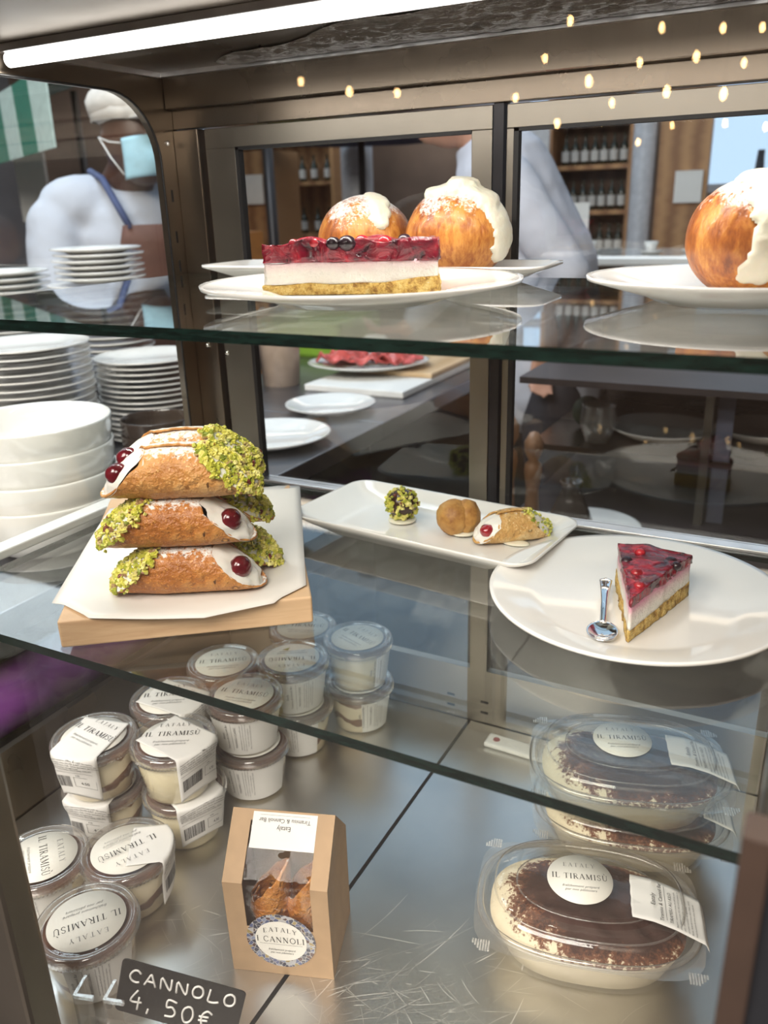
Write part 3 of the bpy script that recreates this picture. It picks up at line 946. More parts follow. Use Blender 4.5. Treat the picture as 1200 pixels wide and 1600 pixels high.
# wrinkled film under the case roof
def crumple(u, v):
    x = -.72 + u * .72
    y = .965 - v * (.03 + .13 * math.sin(min(1, u * 1.6) * PI / 2) + .012 * math.sin(u * 23))
    z = CZ + .1722 + .0014 * noise.noise(Vector((x * 60, y * 60, 0)))
    edge = min(u, 1 - u, v * .6, (1 - v) * .6) * 8
    return (x, y, z)
fm = N('wrinkled_foil'); nz = fm.noise(120, 4, 0.65); fm.p((0.20, 0.185, 0.165), 0.08, 0.9); fm.bump(nz, 1.0, 0.035)
mb = MB(); mb.grid(crumple, 90, 40)
o = mb.build('wrinkled_film', fm.m); so = o.modifiers.new('thick', 'SOLIDIFY'); so.thickness = .0006
tag(o, 'dark wrinkled glossy film stuck under the roof of the display case', 'film')

# the two glass shelves, each with a green edge
def shelf(y0, z, label):
    mb = MB()
    x0, x1, y1 = XL + .002, XR - .003, YB - .013
    t = .0095
    vs = [(x, y, zz) for zz in (z - t, z) for x, y in ((x0, y0), (x1, y0), (x1, y1), (x0, y1))]
    mb.add(vs, [(3, 2, 1, 0), (4, 5, 6, 7)], 0)
    mb.add(vs, [(0, 1, 5, 4), (1, 2, 6, 5), (2, 3, 7, 6), (3, 0, 4, 7)], 1)
    o = recalc(mb.build('glass_shelf', [M['shelf_glass'], M['glass_edge']]))
    tag(o, label, 'shelf')
    return o
shelf(.474, MZ, 'lower glass shelf carrying the cannoli board and the cheesecake plate')
shelf(.508, TZ, 'upper glass shelf carrying the cream buns')

# ------------------------------------------------------------------ outside, left and behind: the worktop and its crockery
KZ = CZ - .50
r = empty('worktop', (-1.5, 1.0, 0), label='grey steel worktop beyond the case carrying crockery and plates', cat='worktop')
wt_m = steel('worktop_steel', (0.30, 0.30, 0.32), 0.33, (3, 3, 3))
def Bp(a_, b_): return MB().box((a_[0] + 1.5, a_[1] - 1.0, a_[2]), (b_[0] + 1.5, b_[1] - 1.0, b_[2]))
bevel(Bp((-2.10, .20, KZ - .04), (-.93, 1.75, KZ)).build('worktop_top', wt_m, r), .003)
bevel(Bp((-1.60, 1.7505, KZ - .04), (-.93, 3.30, KZ)).build('worktop_top', wt_m, r), .003)
Bp((-2.05, .30, 0), (-1.12, 1.70, KZ - .04)).build('cabinet_body', M['dark'], r)
Bp((-1.56, 1.7505, 0), (-.97, 3.25, KZ - .04)).build('cabinet_body', M['dark'], r)
# purple roll
mb = MB(); mb.tube([(-.985, .30 + k * .1, CZ - .655 + .004 * math.sin(k)) for k in range(9)], .048, 20)
o = mb.build('fabric_roll', simple('purple_cloth', (0.34, 0.10, 0.42), 0.25, var=.5, scale=7)); tag(o, 'shiny purple roll lying below the side glass of the case', 'roll')
mb = MB(); mb.box((-1.11, .25, CZ - .74), (-.87, 1.5, CZ - .706)); tag(mb.build('ledge', M['dark']), 'dark ledge under the purple roll', 'ledge')
mb = MB(); mb.box((-.905, .30, MZ - .010), (-.878, 1.06, MZ + .002)); mb.box((-.925, .30, FZ - .03), (-.905, .34, MZ - .010)); mb.box((-.925, 1.02, FZ - .03), (-.905, 1.06, MZ - .010)); bevel(o := mb.build('side_rail', M['porcelain']), .002); tag(o, 'white rail running along the left side glass at shelf height', 'rail')

def plate_prof(R, h=.022, foot=.60):
    f = foot
    return [(0, .0065), (f * R, .0065), ((f + .09) * R, .011), (.97 * R, h), (R, h + .001), (R * .995, h - .0025), ((f + .10) * R, .005), ((f + .01) * R, 0), ((f - .03) * R, 0), ((f - .05) * R, .003), (0, .003)]
def plate(name, R, loc, label=None, group=None, h=.022, foot=.60, mat=None, n=64):
    mb = MB(); mb.lathe(plate_prof(R, h, foot), n)
    o = mb.build(name, mat or M['porcelain']); o.location = loc
    return tag(o, label, 'plate', group)
def stack(R, x, y, z0, z1, pitch_, label, group, h=.014, top=None):
    rr = random.Random(int(x * 1000))
    n = int((z1 - z0) / pitch_)
    p = plate('dinner_plate', R, (x, y, z0 + .0005), label, group, h=h, n=48)
    for k in range(1, n):
        c = p.copy(); COL.objects.link(c)
        c.location = (x + rr.uniform(-.003, .003), y + rr.uniform(-.003, .003), z0 + .0005 + k * pitch_)
    if top: c['label'] = top; del c['group']
gs = 'stacked plates on the worktop'
def gl(s): return 'white plate lying in the ' + s
stack(.135, -1.505, 1.216, KZ, CZ - .245, .0155, gl('widest stack behind the white bowls'), 'plates of the widest stack')
stack(.125, -1.385, 1.46, KZ, CZ - .305, .0125, gl('short stack above the dark bowls'), 'plates of the short stack', top='top plate of the short stack above the dark bowls, showing its pale face')
stack(.110, -1.86, 1.48, KZ, CZ - .120, .0155, gl('tall stack at the left edge before the worker'), 'plates of the tall left stack')
stack(.108, -1.612, 1.565, KZ, CZ - .175, .0155, gl('lower part of the tall stack before the worker'), 'plates of the tall middle stack')
plate('dinner_plate', .130, (-1.612, 1.565, CZ - .1745), 'wider plate halfway up the tall stack in front of the masked worker', h=.012)
stack(.108, -1.612, 1.565, CZ - .160, CZ - .078, .0135, gl('small pile on the wider plate in front of the apron'), 'plates on the wider plate')

def bowl_prof(R, h):
    pr = [(0, .004), (.5 * R, .005)]
    for t in range(1, 9):
        aa = t / 8 * PI / 2
        pr.append((R * (.5 + .47 * math.sin(aa)), .005 + (h - .005) * (1 - math.cos(aa))))
    pr += [(R * .985, h + .0012), (R, h)]
    for t in range(8, -1, -1):
        aa = t / 8 * PI / 2
        pr.append((R * (.5 + .50 * math.sin(aa)), .0 + (h - .003) * (1 - math.cos(aa)) - .0))
    pr += [(.45 * R, 0), (.43 * R, .002), (0, .002)]
    return pr
def bowls(R, h, x, y, zs, mat, labs):
    mb = MB(); mb.lathe(bowl_prof(R, h), 64)
    o = mb.build('bowl', mat)
    for k, z in enumerate(zs):
        c = o if k == 0 else o.copy()
        if k: COL.objects.link(c)
        c.location = (x + .002 * (k % 2), y, z)
        tag(c, labs[k], 'bowl')
bowls(.116, .088, -1.064, .850, [KZ + .0005, KZ + .040, KZ + .080, KZ + .120], M['porcelain'],
      ['white bowl at the bottom of the bowl stack', 'white bowl second from the bottom of the bowl stack', 'white bowl just under the topmost one in the bowl stack', 'large white bowl on top of the bowl stack at the left edge'])
bowls(.072, .070, -1.205, 1.262, [KZ + .0005, KZ + .032], M['dark_ceramic'], ['lower of the two dark brown bowls under the plates', 'upper dark brown bowl in front of the short plate stack'])

# kitchen plates behind the left door
plate('dinner_plate', .134, (-1.085, 1.500, KZ + .0005), 'empty white plate on the worktop nearest to the left sliding door')
plate('dinner_plate', .117, (-1.117, 1.811, KZ + .0005), 'empty white plate on the worktop between the nearest plate and the cutting board')
mb = MB(); mb.box((-1.32, 2.0, KZ + .0005), (-1.0, 2.62, KZ + .020)); o = bevel(mb.build('cutting_board', M['paper']), .004)
tag(o, 'white cutting board on the worktop under the ham platter', 'cutting board')
mb = MB(); mb.box((-1.26, 2.19, KZ + .0205), (-1.0, 2.60, KZ + .036)); o = bevel(mb.build('wooden_board', M['wood_light']), .004); tag(o, 'small wooden board lying on the white cutting board', 'cutting board')
PZ = KZ + .0365
mb = MB(); mb.lathe(plate_prof(.185, .020), 56, shape=lambda r, t: (r * math.cos(t), r * .78 * math.sin(t)))
o = mb.build('oval_platter', M['porcelain']); o.location = (-1.225, 2.22, PZ); o.rotation_euler = (0, 0, .5); tag(o, 'oval white platter of cured ham on the boards', 'platter')
ham = simple('cured_ham', (0.55, 0.10, 0.09), 0.35, var=.45, scale=30)
rr = random.Random(3)
for k in range(9):
    x, y = -1.225 + rr.uniform(-.10, .10), 2.22 + rr.uniform(-.06, .06)
    hh = rr.uniform(.02, .045); s1, s2 = rr.uniform(1, 5), rr.uniform(1, 5)
    def fn(u, v, x=x, y=y, hh=hh, s1=s1, s2=s2):
        return (x + (u - .5) * .10 + .012 * math.sin(v * 8 + s1), y + (v - .5) * .09 + .01 * math.sin(u * 7 + s2), PZ + .020 + hh * (.5 + .5 * math.sin(u * 9 + s1) * math.cos(v * 7 + s2)) * (1 - (2 * u - 1) ** 2 * .5))
    mb = MB(); mb.grid(fn, 16, 16); o = mb.build('ham_slice', ham); so = o.modifiers.new('t', 'SOLIDIFY'); so.thickness = .002
    tag(o, 'folded slice of pink cured ham on the oval platter', 'ham', 'ham slices on the platter')
mb = MB(); mb.ball((-1.21, 2.24, PZ + .075), (.045, .038, .022), 20, dis=lambda d: .15 * noise.noise(d * 3)); o = mb.build('cheese_scoop', M['ricotta']); tag(o, 'white scoop of soft cheese on top of the ham', 'cheese')
gr = simple('lime_plastic', (0.20, 0.36, 0.03), .4)
bevel(Bp((-1.90, 2.40, KZ - .04), (-1.6005, 3.30, KZ)).build('worktop_top', wt_m, bpy.data.objects['worktop']), .003)
r = empty('crate', (-1.68, 2.66, KZ + .0005), .1, 'lime green crate at the back of the worktop', 'crate')
mb = MB(); mb.box((-.18, -.18, 0), (.18, .18, .01)); mb.box((-.18, -.18, 0), (.18, -.165, .12)); mb.box((-.18, .165, 0), (.18, .18, .12)); mb.box((-.18, -.18, 0), (-.165, .18, .12)); mb.box((.165, -.18, 0), (.18, .18, .12)); mb.build('crate_body', gr, r)
mb = MB(); mb.lathe([(0, 0), (.055, 0), (.062, .13), (.064, .135), (.058, .13), (.05, .005), (0, .005)], 24); o = mb.build('plastic_tub', simple('beige_plastic', (0.50, 0.38, 0.29), .4)); o.location = (-1.44, 2.06, KZ + .0005); tag(o, 'beige plastic tub beside the lime green crate', 'tub')
mb = MB(); mb.box((-.07, -.05, 0), (.07, .05, .16)); o = bevel(mb.build('paper_box', simple('blue_paper', (0.45, 0.47, 0.60), .6)), .004); o.location = (-1.53, 1.92, KZ + .0005); tag(o, 'pale blue paper packet standing left of the beige tub', 'box')

# right lower view: dark plating station
r = empty('plating_station', (-.30, 2.0, 0), label='dark steel plating station with a lower shelf behind the right door', cat='station')
d2 = simple('station_brown', (0.035, 0.027, 0.028), .45, scale=6, var=.4)
def Bs(a_, b_): return MB().box((a_[0] + .30, a_[1] - 2.0, a_[2]), (b_[0] + .30, b_[1] - 2.0, b_[2]))
Bs((-.62, 1.55, 0), (.9, 2.6, CZ - .72)).build('cabinet_body', d2, r)
Bs((-.62, 2.55, CZ - .72), (.9, 2.6, CZ - .30)).build('back_panel', d2, r)
Bs((-.62, 1.95, CZ - .585), (.9, 2.55, CZ - .57)).build('middle_shelf', M['steel'], r)
Bs((-.62, 1.85, CZ - .40), (.9, 2.6, CZ - .385)).build('top_shelf', d2, r)
for x in (-.215, .5):
    Bs((x, 1.93, CZ - .72), (x + .018, 1.95, CZ - .40)).build('post', M['steel_light'], r)
Bs((-.19, 1.955, CZ - .72), (-.155, 1.965, CZ - .40)).build('post', simple('blue_grey', (0.10, 0.11, 0.16), .4), r)
Bs((-.62, 1.60, CZ - .72), (.9, 1.62, CZ - .700)).build('rail', M['steel'], r)
plate('serving_plate', .13, (-.33, 2.12, CZ - .5695), 'white plate on the middle shelf of the dark plating station', h=.03)
plate('serving_plate', .12, (-.10, 2.2, CZ - .5695), 'white plate beyond the steel post on the plating station', h=.03)
plate('serving_plate', .115, (-.42, 1.78, CZ - .7195), 'grey lit plate on the lowest level of the plating station', h=.02)
mb = MB(); mb.lathe([(0, .0), (.03, 0), (.045, .05), (.04, .09), (.042, .095), (.036, .09), (.04, .05), (.025, .005), (0, .005)], 28); o = mb.build('glass_beaker', M['plastic_dull']); o.location = (-.47, 2.02, CZ - .5695); tag(o, 'cloudy glass beaker on the plating station shelf', 'glass')
mb = MB(); mb.ball((0, 0, .042), (.04, .04, .042), 20); o = mb.build('herb_pot', simple('dark_green', (0.015, 0.03, 0.01), .7, bump=.5)); o.location = (-.53, 2.15, CZ - .5695); tag(o, 'dark green herb pot left of the cloudy beaker', 'pot')
for x, y, s, lab in ((-.60, 1.72, 1.0, 'tall wooden pepper mill behind the center post'), (-.545, 1.74, .85, 'shorter wooden pepper mill right of the tall one')):
    mb = MB(); mb.lathe([(q * s, z * s) for q, z in ((0, 0), (.028, 0), (.03, .02), (.02, .06), (.017, .12), (.024, .17), (.022, .19), (.012, .20), (.024, .225), (.026, .25), (.012, .275), (0, .28))], 24)
    o = mb.build('pepper_mill', simple('mill_wood', (0.42, 0.22, 0.12), .4)); o.location = (x, y, CZ - .7195); tag(o, lab, 'pepper mill')
mb = MB(); mb.lathe([(0, 0), (.035, 0), (.05, .05), (.03, .10), (.02, .12), (.026, .14), (.022, .14), (.015, .12), (0, .12)], 24); o = mb.build('dark_vase', M['dark_ceramic']); o.location = (-.45, 1.72, CZ - .7195 ); tag(o, 'dark round vase in front of the plating station shelf', 'vase')

# ------------------------------------------------------------------ people
def capsule(mb, a_, b_, ra, rb_, n=18, k=9):
    a_, b_ = Vector(a_), Vector(b_)
    d = (b_ - a_).normalized()
    pts, rs = [], []
    for i in range(5): t = i / 4 * PI / 2; pts.append(a_ - d * ra * math.cos(t)); rs.append(max(ra * math.sin(t), .0005))
    for i in range(1, k): t = i / k; pts.append(a_.lerp(b_, t)); rs.append(ra + (rb_ - ra) * t)
    for i in range(5): t = i / 4 * PI / 2; pts.append(b_ + d * rb_ * math.sin(t)); rs.append(max(rb_ * math.cos(t), .0005))
    mb.tube(pts, rs, n)
def hand(mb, w, d, side, L=.17):
    """palm and five bent fingers from wrist w along d"""
    d = Vector(d).normalized(); s_ = Vector(side).normalized(); nrm = d.cross(s_).normalized(); w = Vector(w)
    for q in (-.026, -.009, .009, .026): capsule(mb, w + s_ * q * .8, w + d * .085 + s_ * q, .014, .012, 10, 3)
    for i, (q, l) in enumerate(((-.030, .060), (-.010, .074), (.010, .078), (.030, .068))):
        a0 = w + d * .088 + s_ * q; a1 = a0 + (d * .85 + nrm * .4).normalized() * l * .5; a2 = a1 + (d * .4 + nrm * .9).normalized() * l * .5
        capsule(mb, a0, a1, .0088, .008, 8, 3); capsule(mb, a1, a2, .008, .0068, 8, 3)
    t0 = w + d * .02 + s_ * .03; t1 = t0 + (s_ * .7 + d * .7).normalized() * .045; t2 = t1 + (d * .8 + nrm * .5 + s_ * .1).normalized() * .032
    capsule(mb, t0, t1, .012, .010, 8, 3); capsule(mb, t1, t2, .010, .008, 8, 3)
cloth = simple('white_jacket_cloth', (0.50, 0.53, 0.60), 0.75, var=.06, scale=5)
skin_d = simple('brown_skin', (0.085, 0.040, 0.026), 0.45, scale=8)
skin_l = simple('light_skin', (0.50, 0.27, 0.19), 0.5, scale=8)
trous = simple('dark_trousers', (0.03, 0.03, 0.04), .8)
# the masked worker; local frame: +x is where he faces
P1 = (-1.97, 2.07, 0)
mb = MB()
hz = 1.672
mb.ball((.08, 0, hz + .015), (.098, .078, .122), 24)
mb.ball((.115, 0, hz - .055), (.060, .055, .065), 20)
mb.ball((.180, 0, hz - .01), (.018, .014, .024), 12)            # nose
for s in (-1, 1): mb.ball((.075, s * .078, hz - .005), (.017, .010, .030), 12)   # ears
capsule(mb, (.06, 0, hz - .06), (-.045, 0, 1.52), .058, .072)
capsule(mb, (-.04, -.10, 1.47), (-.04, .10, 1.47), .075, .075)
capsule(mb, (-.02, 0, 1.42), (0, 0, 1.02), .135, .125)
for s in (-1, 1):
    capsule(mb, (-.04, s * .175, 1.46), (.02, s * .235, 1.20), .056, .044)
    capsule(mb, (.02, s * .235, 1.20), (.22, s * .17, 1.10 + .02 * s), .042, .028)
    hand(mb, (.24, s * .165, 1.10 + .02 * s), (1, -.25 * s, -.15), (0, s * -1, .2))
    capsule(mb, (0, s * .085, .98), (.01, s * .10, .50), .088, .058)
    capsule(mb, (.01, s * .10, .50), (-.02, s * .10, .09), .055, .038)
    capsule(mb, (-.03, s * .10, .045), (.15, s * .11, .035), .038, .032)
person = mb.build('person', skin_d); remesh(person, .009, 5)
person.location = P1; person.rotation_euler = (0, 0, -.38); person.scale = (1.18, 1.22, 1.035)
tag(person, 'person in white jacket, brown apron, white cap and blue face mask', 'person')
mb = MB()
capsule(mb, (-.04, -.12, 1.50), (-.04, .12, 1.50), .092, .092)
capsule(mb, (-.02, 0, 1.42), (0, 0, 1.00), .152, .145)
mb.tube([(-.042, 0, 1.50), (-.040, 0, 1.575)], [.10, .078], 20)
for s in (-1, 1):
    capsule(mb, (-.04, s * .175, 1.46), (.02, s * .235, 1.20), .074, .062)
    capsule(mb, (.02, s * .235, 1.20), (.12, s * .20, 1.16), .060, .055)
o = mb.build('jacket', cloth, person); remesh(o, .010, 4); displace(o, .09, .012)
mb = MB()
for s in (-1, 1):
    capsule(mb, (0, s * .085, .98), (.01, s * .10, .50), .102, .074); capsule(mb, (.01, s * .10, .50), (-.02, s * .10, .12), .072, .060)
o = mb.build('trousers', trous, person); remesh(o, .012, 3)
def apron_fn(u, v):
    t = (u - .5) * 1.9
    z = .62 + v * .83
    w = 1.0 if z < 1.12 else 1.0 - (z - 1.12) / .33 * .42
    t *= w
    return (.004 + .178 * math.cos(t), .178 * math.sin(t), z)
mb = MB(); mb.grid(apron_fn, 24, 16); o = mb.build('apron', simple('brown_apron', (0.11, 0.045, 0.03), .7), person); so = o.modifiers.new('t', 'SOLIDIFY'); so.thickness = .004
for s in (-1, 1):
    mb = MB(); mb.tube([(.160, s * .075, 1.44), (.125, s * .085, 1.50), (.060, s * .088, 1.575), (-.05, s * .07, 1.60), (-.125, s * .02, 1.57)], .009, 8); mb.build('apron_strap', simple('navy_strap', (0.05, 0.07, 0.16), .7), person)
mb = MB(); mb.ball((.068, 0, hz + .085), (.118, .098, .085), 28, dis=lambda d: (.06 * noise.noise(d * 4)) - (.25 * max(0, -d.z))); mb.lathe([(.108, 0), (.112, .002), (.106, .05), (.100, .05)], 32, (.075, 0, hz + .050), shape=lambda r, t: (r * math.cos(t), r * .84 * math.sin(t)))
mb.box((.14, -.05, hz + .05), (.235, .05, hz + .056)); mb.build('cap', simple('white_cap', (0.62, 0.58, 0.53), .8), person)
mb = MB(); mb.grid(lambda u, v: (.120 + .078 * math.cos((u - .5) * 2.3) * (1 - .2 * abs(v - .45)) + .022 * math.exp(-((u - .5) / .13) ** 2) * math.sin(min(1, v * 1.15) * PI), .074 * math.sin((u - .5) * 2.3), hz - .105 + v * .105 + 0.01 * math.cos((u - .5) * 3)), 20, 12); mk = mb.build('face_mask', simple('blue_mask', (0.33, 0.56, 0.66), .7), person); so = mk.modifiers.new('t', 'SOLIDIFY'); so.thickness = .003
mb = MB()
for s in (-1, 1):
    for z in (hz - .09, hz - .01): mb.tube([(.145, s * .068, z), (.11, s * .080, (z + hz) / 2), (.068, s * .086, hz + .01)], .0018, 6)
mb.build('mask_loops', M['paper'], mk)
# the bending worker behind the right door
P2 = (-.75, 2.55, 0)
mb = MB()
capsule(mb, (0, 0, 1.02), (-.06, 0, 1.35), .15, .155)
capsule(mb, (-.06, 0, 1.35), (-.16, 0, 1.60), .15, .12)
capsule(mb, (-.20, 0, 1.66), (-.26, 0, 1.74), .06, .058)
mb.ball((-.32, 0, 1.80), (.098, .078, .118), 24); mb.ball((-.375, 0, 1.75), (.05, .05, .055), 16); mb.ball((-.415, 0, 1.785), (.017, .013, .022), 10)
for s in (-1, 1):
    mb.ball((-.315, s * .078, 1.79), (.016, .010, .028), 12)
    capsule(mb, (-.15, s * .15, 1.58), (.02 if s < 0 else -.28, s * .21, 1.34), .058, .046)
    e = (.02 if s < 0 else -.28, s * .21, 1.34); w_ = (-.03 if s < 0 else -.48, s * .20, 1.14)
    capsule(mb, e, w_, .044, .029)
    hand(mb, w_, (-.15 if s < 0 else -1, 0, -1 if s < 0 else -.1), (0, s * -1, 0) if s > 0 else (1, 0.2, 0))
    capsule(mb, (0, s * .085, .98), (.02, s * .10, .52), .09, .06); capsule(mb, (.02, s * .10, .52), (.04, s * .10, .09), .056, .038); capsule(mb, (.06, s * .10, .045), (-.12, s * .10, .035), .038, .032)
p2 = mb.build('person', skin_l); remesh(p2, .009, 5); p2.location = P2; p2.rotation_euler = (0, 0, .35)
tag(p2, 'person in pale jacket seen from behind, bending behind the right door', 'person')
mb = MB()
capsule(mb, (0, 0, .98), (-.06, 0, 1.35), .175, .182); capsule(mb, (-.06, 0, 1.35), (-.16, 0, 1.60), .178, .145)
mb.tube([(-.19, 0, 1.62), (-.24, 0, 1.71)], [.10, .075], 18)
for s in (-1, 1):
    e = Vector((.02 if s < 0 else -.28, s * .21, 1.34)); w_ = Vector((-.03 if s < 0 else -.48, s * .20, 1.14))
    capsule(mb, (-.15, s * .15, 1.58), e, .080, .064); capsule(mb, e, e.lerp(w_, .82), .063, .048)
o = mb.build('jacket', simple('pale_blue_jacket', (0.52, 0.54, 0.62), .75, scale=6), p2); remesh(o, .010, 4); displace(o, .10, .010)
mb = MB()
for s in (-1, 1): capsule(mb, (0, s * .085, .98), (.02, s * .10, .52), .105, .075); capsule(mb, (.02, s * .10, .52), (.04, s * .10, .12), .074, .060)
o = mb.build('trousers', trous, p2); remesh(o, .012, 3)
mb = MB(); mb.ball((-.305, 0, 1.835), (.108, .090, .105), 22, dis=lambda d: .05 * noise.noise(d * 6) - (.3 if d.x < -.55 and d.z < .3 else 0)); mb.build('hair', simple('dark_hair', (0.02, 0.014, 0.010), .6), p2)
# ------------------------------------------------------------------ pastry makers
def lerp(a_, b_, t): return a_ + (b_ - a_) * t

def bits(mb, pts, size, rr, mi=0):
    for p, n in pts:
        s = size * rr.uniform(.6, 1.25)
        R = Matrix.Rotation(rr.uniform(0, 6), 3, Vector((rr.random() - .5, rr.random() - .5, rr.random() - .5)).normalized())
        k = [Vector((x * rr.uniform(.7, 1.2), y * rr.uniform(.6, 1), z * rr.uniform(.5, .9))) * s * .5 for z in (-1, 1) for x, y in ((-1, -1), (1, -1), (1, 1), (-1, 1))]
        c = Vector(p) + Vector(n) * s * .25
        mb.add([c + R @ v for v in k], [(3, 2, 1, 0), (4, 5, 6, 7), (0, 1, 5, 4), (1, 2, 6, 5), (2, 3, 7, 6), (3, 0, 4, 7)], mi)

def cannolo(loc, rz, L=.160, R=.0255, cut=.050, pist=1, cherries=1, label='', group=None, seed=1, shell='shell', name='cannolo', tilt=0, npist=380, bsize=.0036, red='cherry', roll=.30, fill=True):
    """pist / cherries: which end (+1 right, -1 left) carries crumbs / a cherry (0 none)"""
    rr = random.Random(seed)
    loc = Vector(loc) + Vector((-math.sin(rz), math.cos(rz), 0)) * (R * math.sin(roll)) + Vector((0, 0, R * (1 - math.cos(roll))))
    root = empty(name, loc, label=label, cat='pastry', group=group, rot=(roll, tilt, rz))
    off = Vector((seed * 3.1, seed * 1.7, 0))
    def rad(t, th, x):
        q = R * (1 - .10 * (2 * t - 1) ** 2)
        return q + .0012 * noise.noise(Vector((x * 28, th * 1.2, seed))) + .0005 * noise.noise(Vector((x * 160, th * 7, seed)))
    def shellp(u, v, extra=0.0, inner=0.0):
        th = 1.0 + u * (2 * PI + .35)
        top = (1 + math.sin(th)) / 2
        half = L / 2 - cut * top ** .9
        if math.sin(th) > -.2: half -= .004 * noise.noise(Vector((th * 2, seed, 0)))
        x = -half + 2 * half * v
        r = rad(v, th, x) + .0035 * min(1, u * 1.15) ** 6
        return Vector((x, r * math.cos(th), R + r * math.sin(th)))
    mb = MB(); mb.grid(shellp, 72, 60)
    o = mb.build('shell', M[shell], root); so = o.modifiers.new('thick', 'SOLIDIFY'); so.thickness = .0024; so.offset = -1
    # the filling: one creamy core with a slanting face at either end
    mb = MB()
    def face(s):
        def fn(u, v):
            th = 2 * PI * u; ro = v * .93
            x = s * (L / 2 - cut * ((1 + ro * math.sin(th)) / 2) - .004 + .014 * (1 - ro * ro) + .0040 * noise.noise(Vector((ro * 3.2 * math.cos(th), ro * 3.2 * math.sin(th), seed * 2.7 + s))))
            return Vector((x, ro * R * 1.0 * math.cos(th), R + ro * R * 1.0 * math.sin(th)))
        return fn
    for s in ((-1, 1) if fill else ()):
        mb.grid(face(s), 40, 12, wrap=True)
    if fill:
        mb.tube([(-L / 2 + cut + .002, 0, R), (L / 2 - cut - .002, 0, R)], R * .91, 30, caps=False)
        mb.build('ricotta_filling', M['ricotta'], root)
    if pist:
        ends = (-1, 1) if pist == 2 else (pist,)
        pts = []
        for s in ends:
            fn = face(s)
            for k in range(npist):
                u, v = rr.random(), math.sqrt(rr.random()) * 1.05
                p = fn(u, v); p.x += s * .0015
                pts.append((p, Vector((s * .5, 0, .7))))
            for k in range(int(npist * .45)):      # crumbs that spread over the rim on top
                th = PI / 2 + rr.gauss(0, .75); d = abs(rr.gauss(0, .0045))
                x = s * (L / 2 - cut * (1 + math.sin(th)) / 2 - d)
                rq = R * 1.03
                pts.append((Vector((x, rq * math.cos(th), R + rq * math.sin(th))), Vector((0, math.cos(th), math.sin(th)))))
        mb = MB(); bits(mb, pts, bsize, rr); mb.build('pistachio_crumbs', M['pistachio'], root, kind='stuff')
    if cherries:
        s = 1 if cherries > 0 else -1
        for k in range(abs(cherries)):
            yy = -.010 + k * .017 if abs(cherries) > 1 else -.006
            cr_ = R * .47
            x = s * (L / 2 - cut * .50 + .001 - .003 * k)
            mb = MB(); mb.ball((x, yy, R * 1.12 + .002 * k), (cr_, cr_, cr_ * .95), 24, dis=lambda d: .10 * noise.noise(d * 1.6)); mb.build('cherry', M[red], root)
    return root

# ------------------------------------------------------------------ board with the six cannoli
th_b = math.atan2(.147, .195)
board = empty('serving_board', (-.615, .4785, MZ + .0006), th_b, 'thick light wooden board with rounded edges under the parchment', 'board')
mb = MB(); mb.box((0, 0, 0), (.245, .365, .029)); bevel(mb.build('plank', M['board'], board), .0025, 3)
board_o = board
# parchment sheet, outline on top of the board
BT = MZ + .0006 + .029
outl = [(-.628, .925), (-.437, .643), (-.446, .598), (-.494, .549), (-.589, .495), (-.657, .510), (-.800, .735)]
c0 = Vector((sum(x for x, y in outl) / 7, sum(y for x, y in outl) / 7))
dense = []
for i in range(7):
    p, q = Vector(outl[i]), Vector(outl[(i + 1) % 7])
    for k in range(8): dense.append(p.lerp(q, k / 8))
ca, sa = math.cos(th_b), math.sin(th_b)
def parch(u, v):
    i = int(round(u * len(dense))) % len(dense)
    p = c0.lerp(dense[i], v)
    lx = (p.x + .615) * ca + (p.y - .4785) * sa; ly = -(p.x + .615) * sa + (p.y - .4785) * ca
    out = max(0, -lx, lx - .245, -ly, ly - .365)
    z = BT + .0008 + .0012 * (1 + noise.noise(Vector((p.x * 14, p.y * 14, 0)))) * v - (out * .35 if out > 0 else 0)
    return (p.x, p.y, z)
mb = MB(); mb.grid(parch, len(dense), 14, wrap=True)
o = recalc(mb.build('parchment_sheet', M['parchment'])); so = o.modifiers.new('t', 'SOLIDIFY'); so.thickness = .0004; so.offset = 1
tag(o, 'white parchment sheet with angular corners between the board and the cannoli', 'paper')
PT = BT + .0022
az = math.radians(29.5)
dx_, dy_ = math.cos(az), math.sin(az); px_, py_ = -dy_, dx_
cb = Vector((-.541, .583))
def cpos(row, lay, sh=0): return (cb.x + px_ * .0555 * row + dx_ * sh, cb.y + py_ * .0555 * row + dy_ * sh, PT + lay * .0505)
cannolo(cpos(0, 0), az, pist=-1, cherries=1, label='front cannolo of the bottom layer, one cherry at its right end', seed=1)
cannolo(cpos(1, 0, .012), az, pist=1, cherries=0, label='rear cannolo of the bottom layer, pistachio end showing at right', seed=2)
cannolo(cpos(0, 1, -.006), az + .02, pist=-1, cherries=1, label='front cannolo of the middle layer, pistachio left and cherry right', seed=3)
cannolo(cpos(1, 1, .006), az, pist=1, cherries=0, label='rear cannolo of the middle layer, mostly hidden with pistachio at right', seed=4)
cannolo(cpos(0, 2, .004), az - .02, pist=1, cherries=-1, label='front cannolo on top of the pile, cherry left and thick pistachio right', seed=5, shell='shell_pale', npist=480)
cannolo(cpos(.92, 2.05, .002), az + .06, pist=1, cherries=-1, label='rear cannolo on top of the pile, pistachio at its far right end', seed=6, shell='shell_pale')

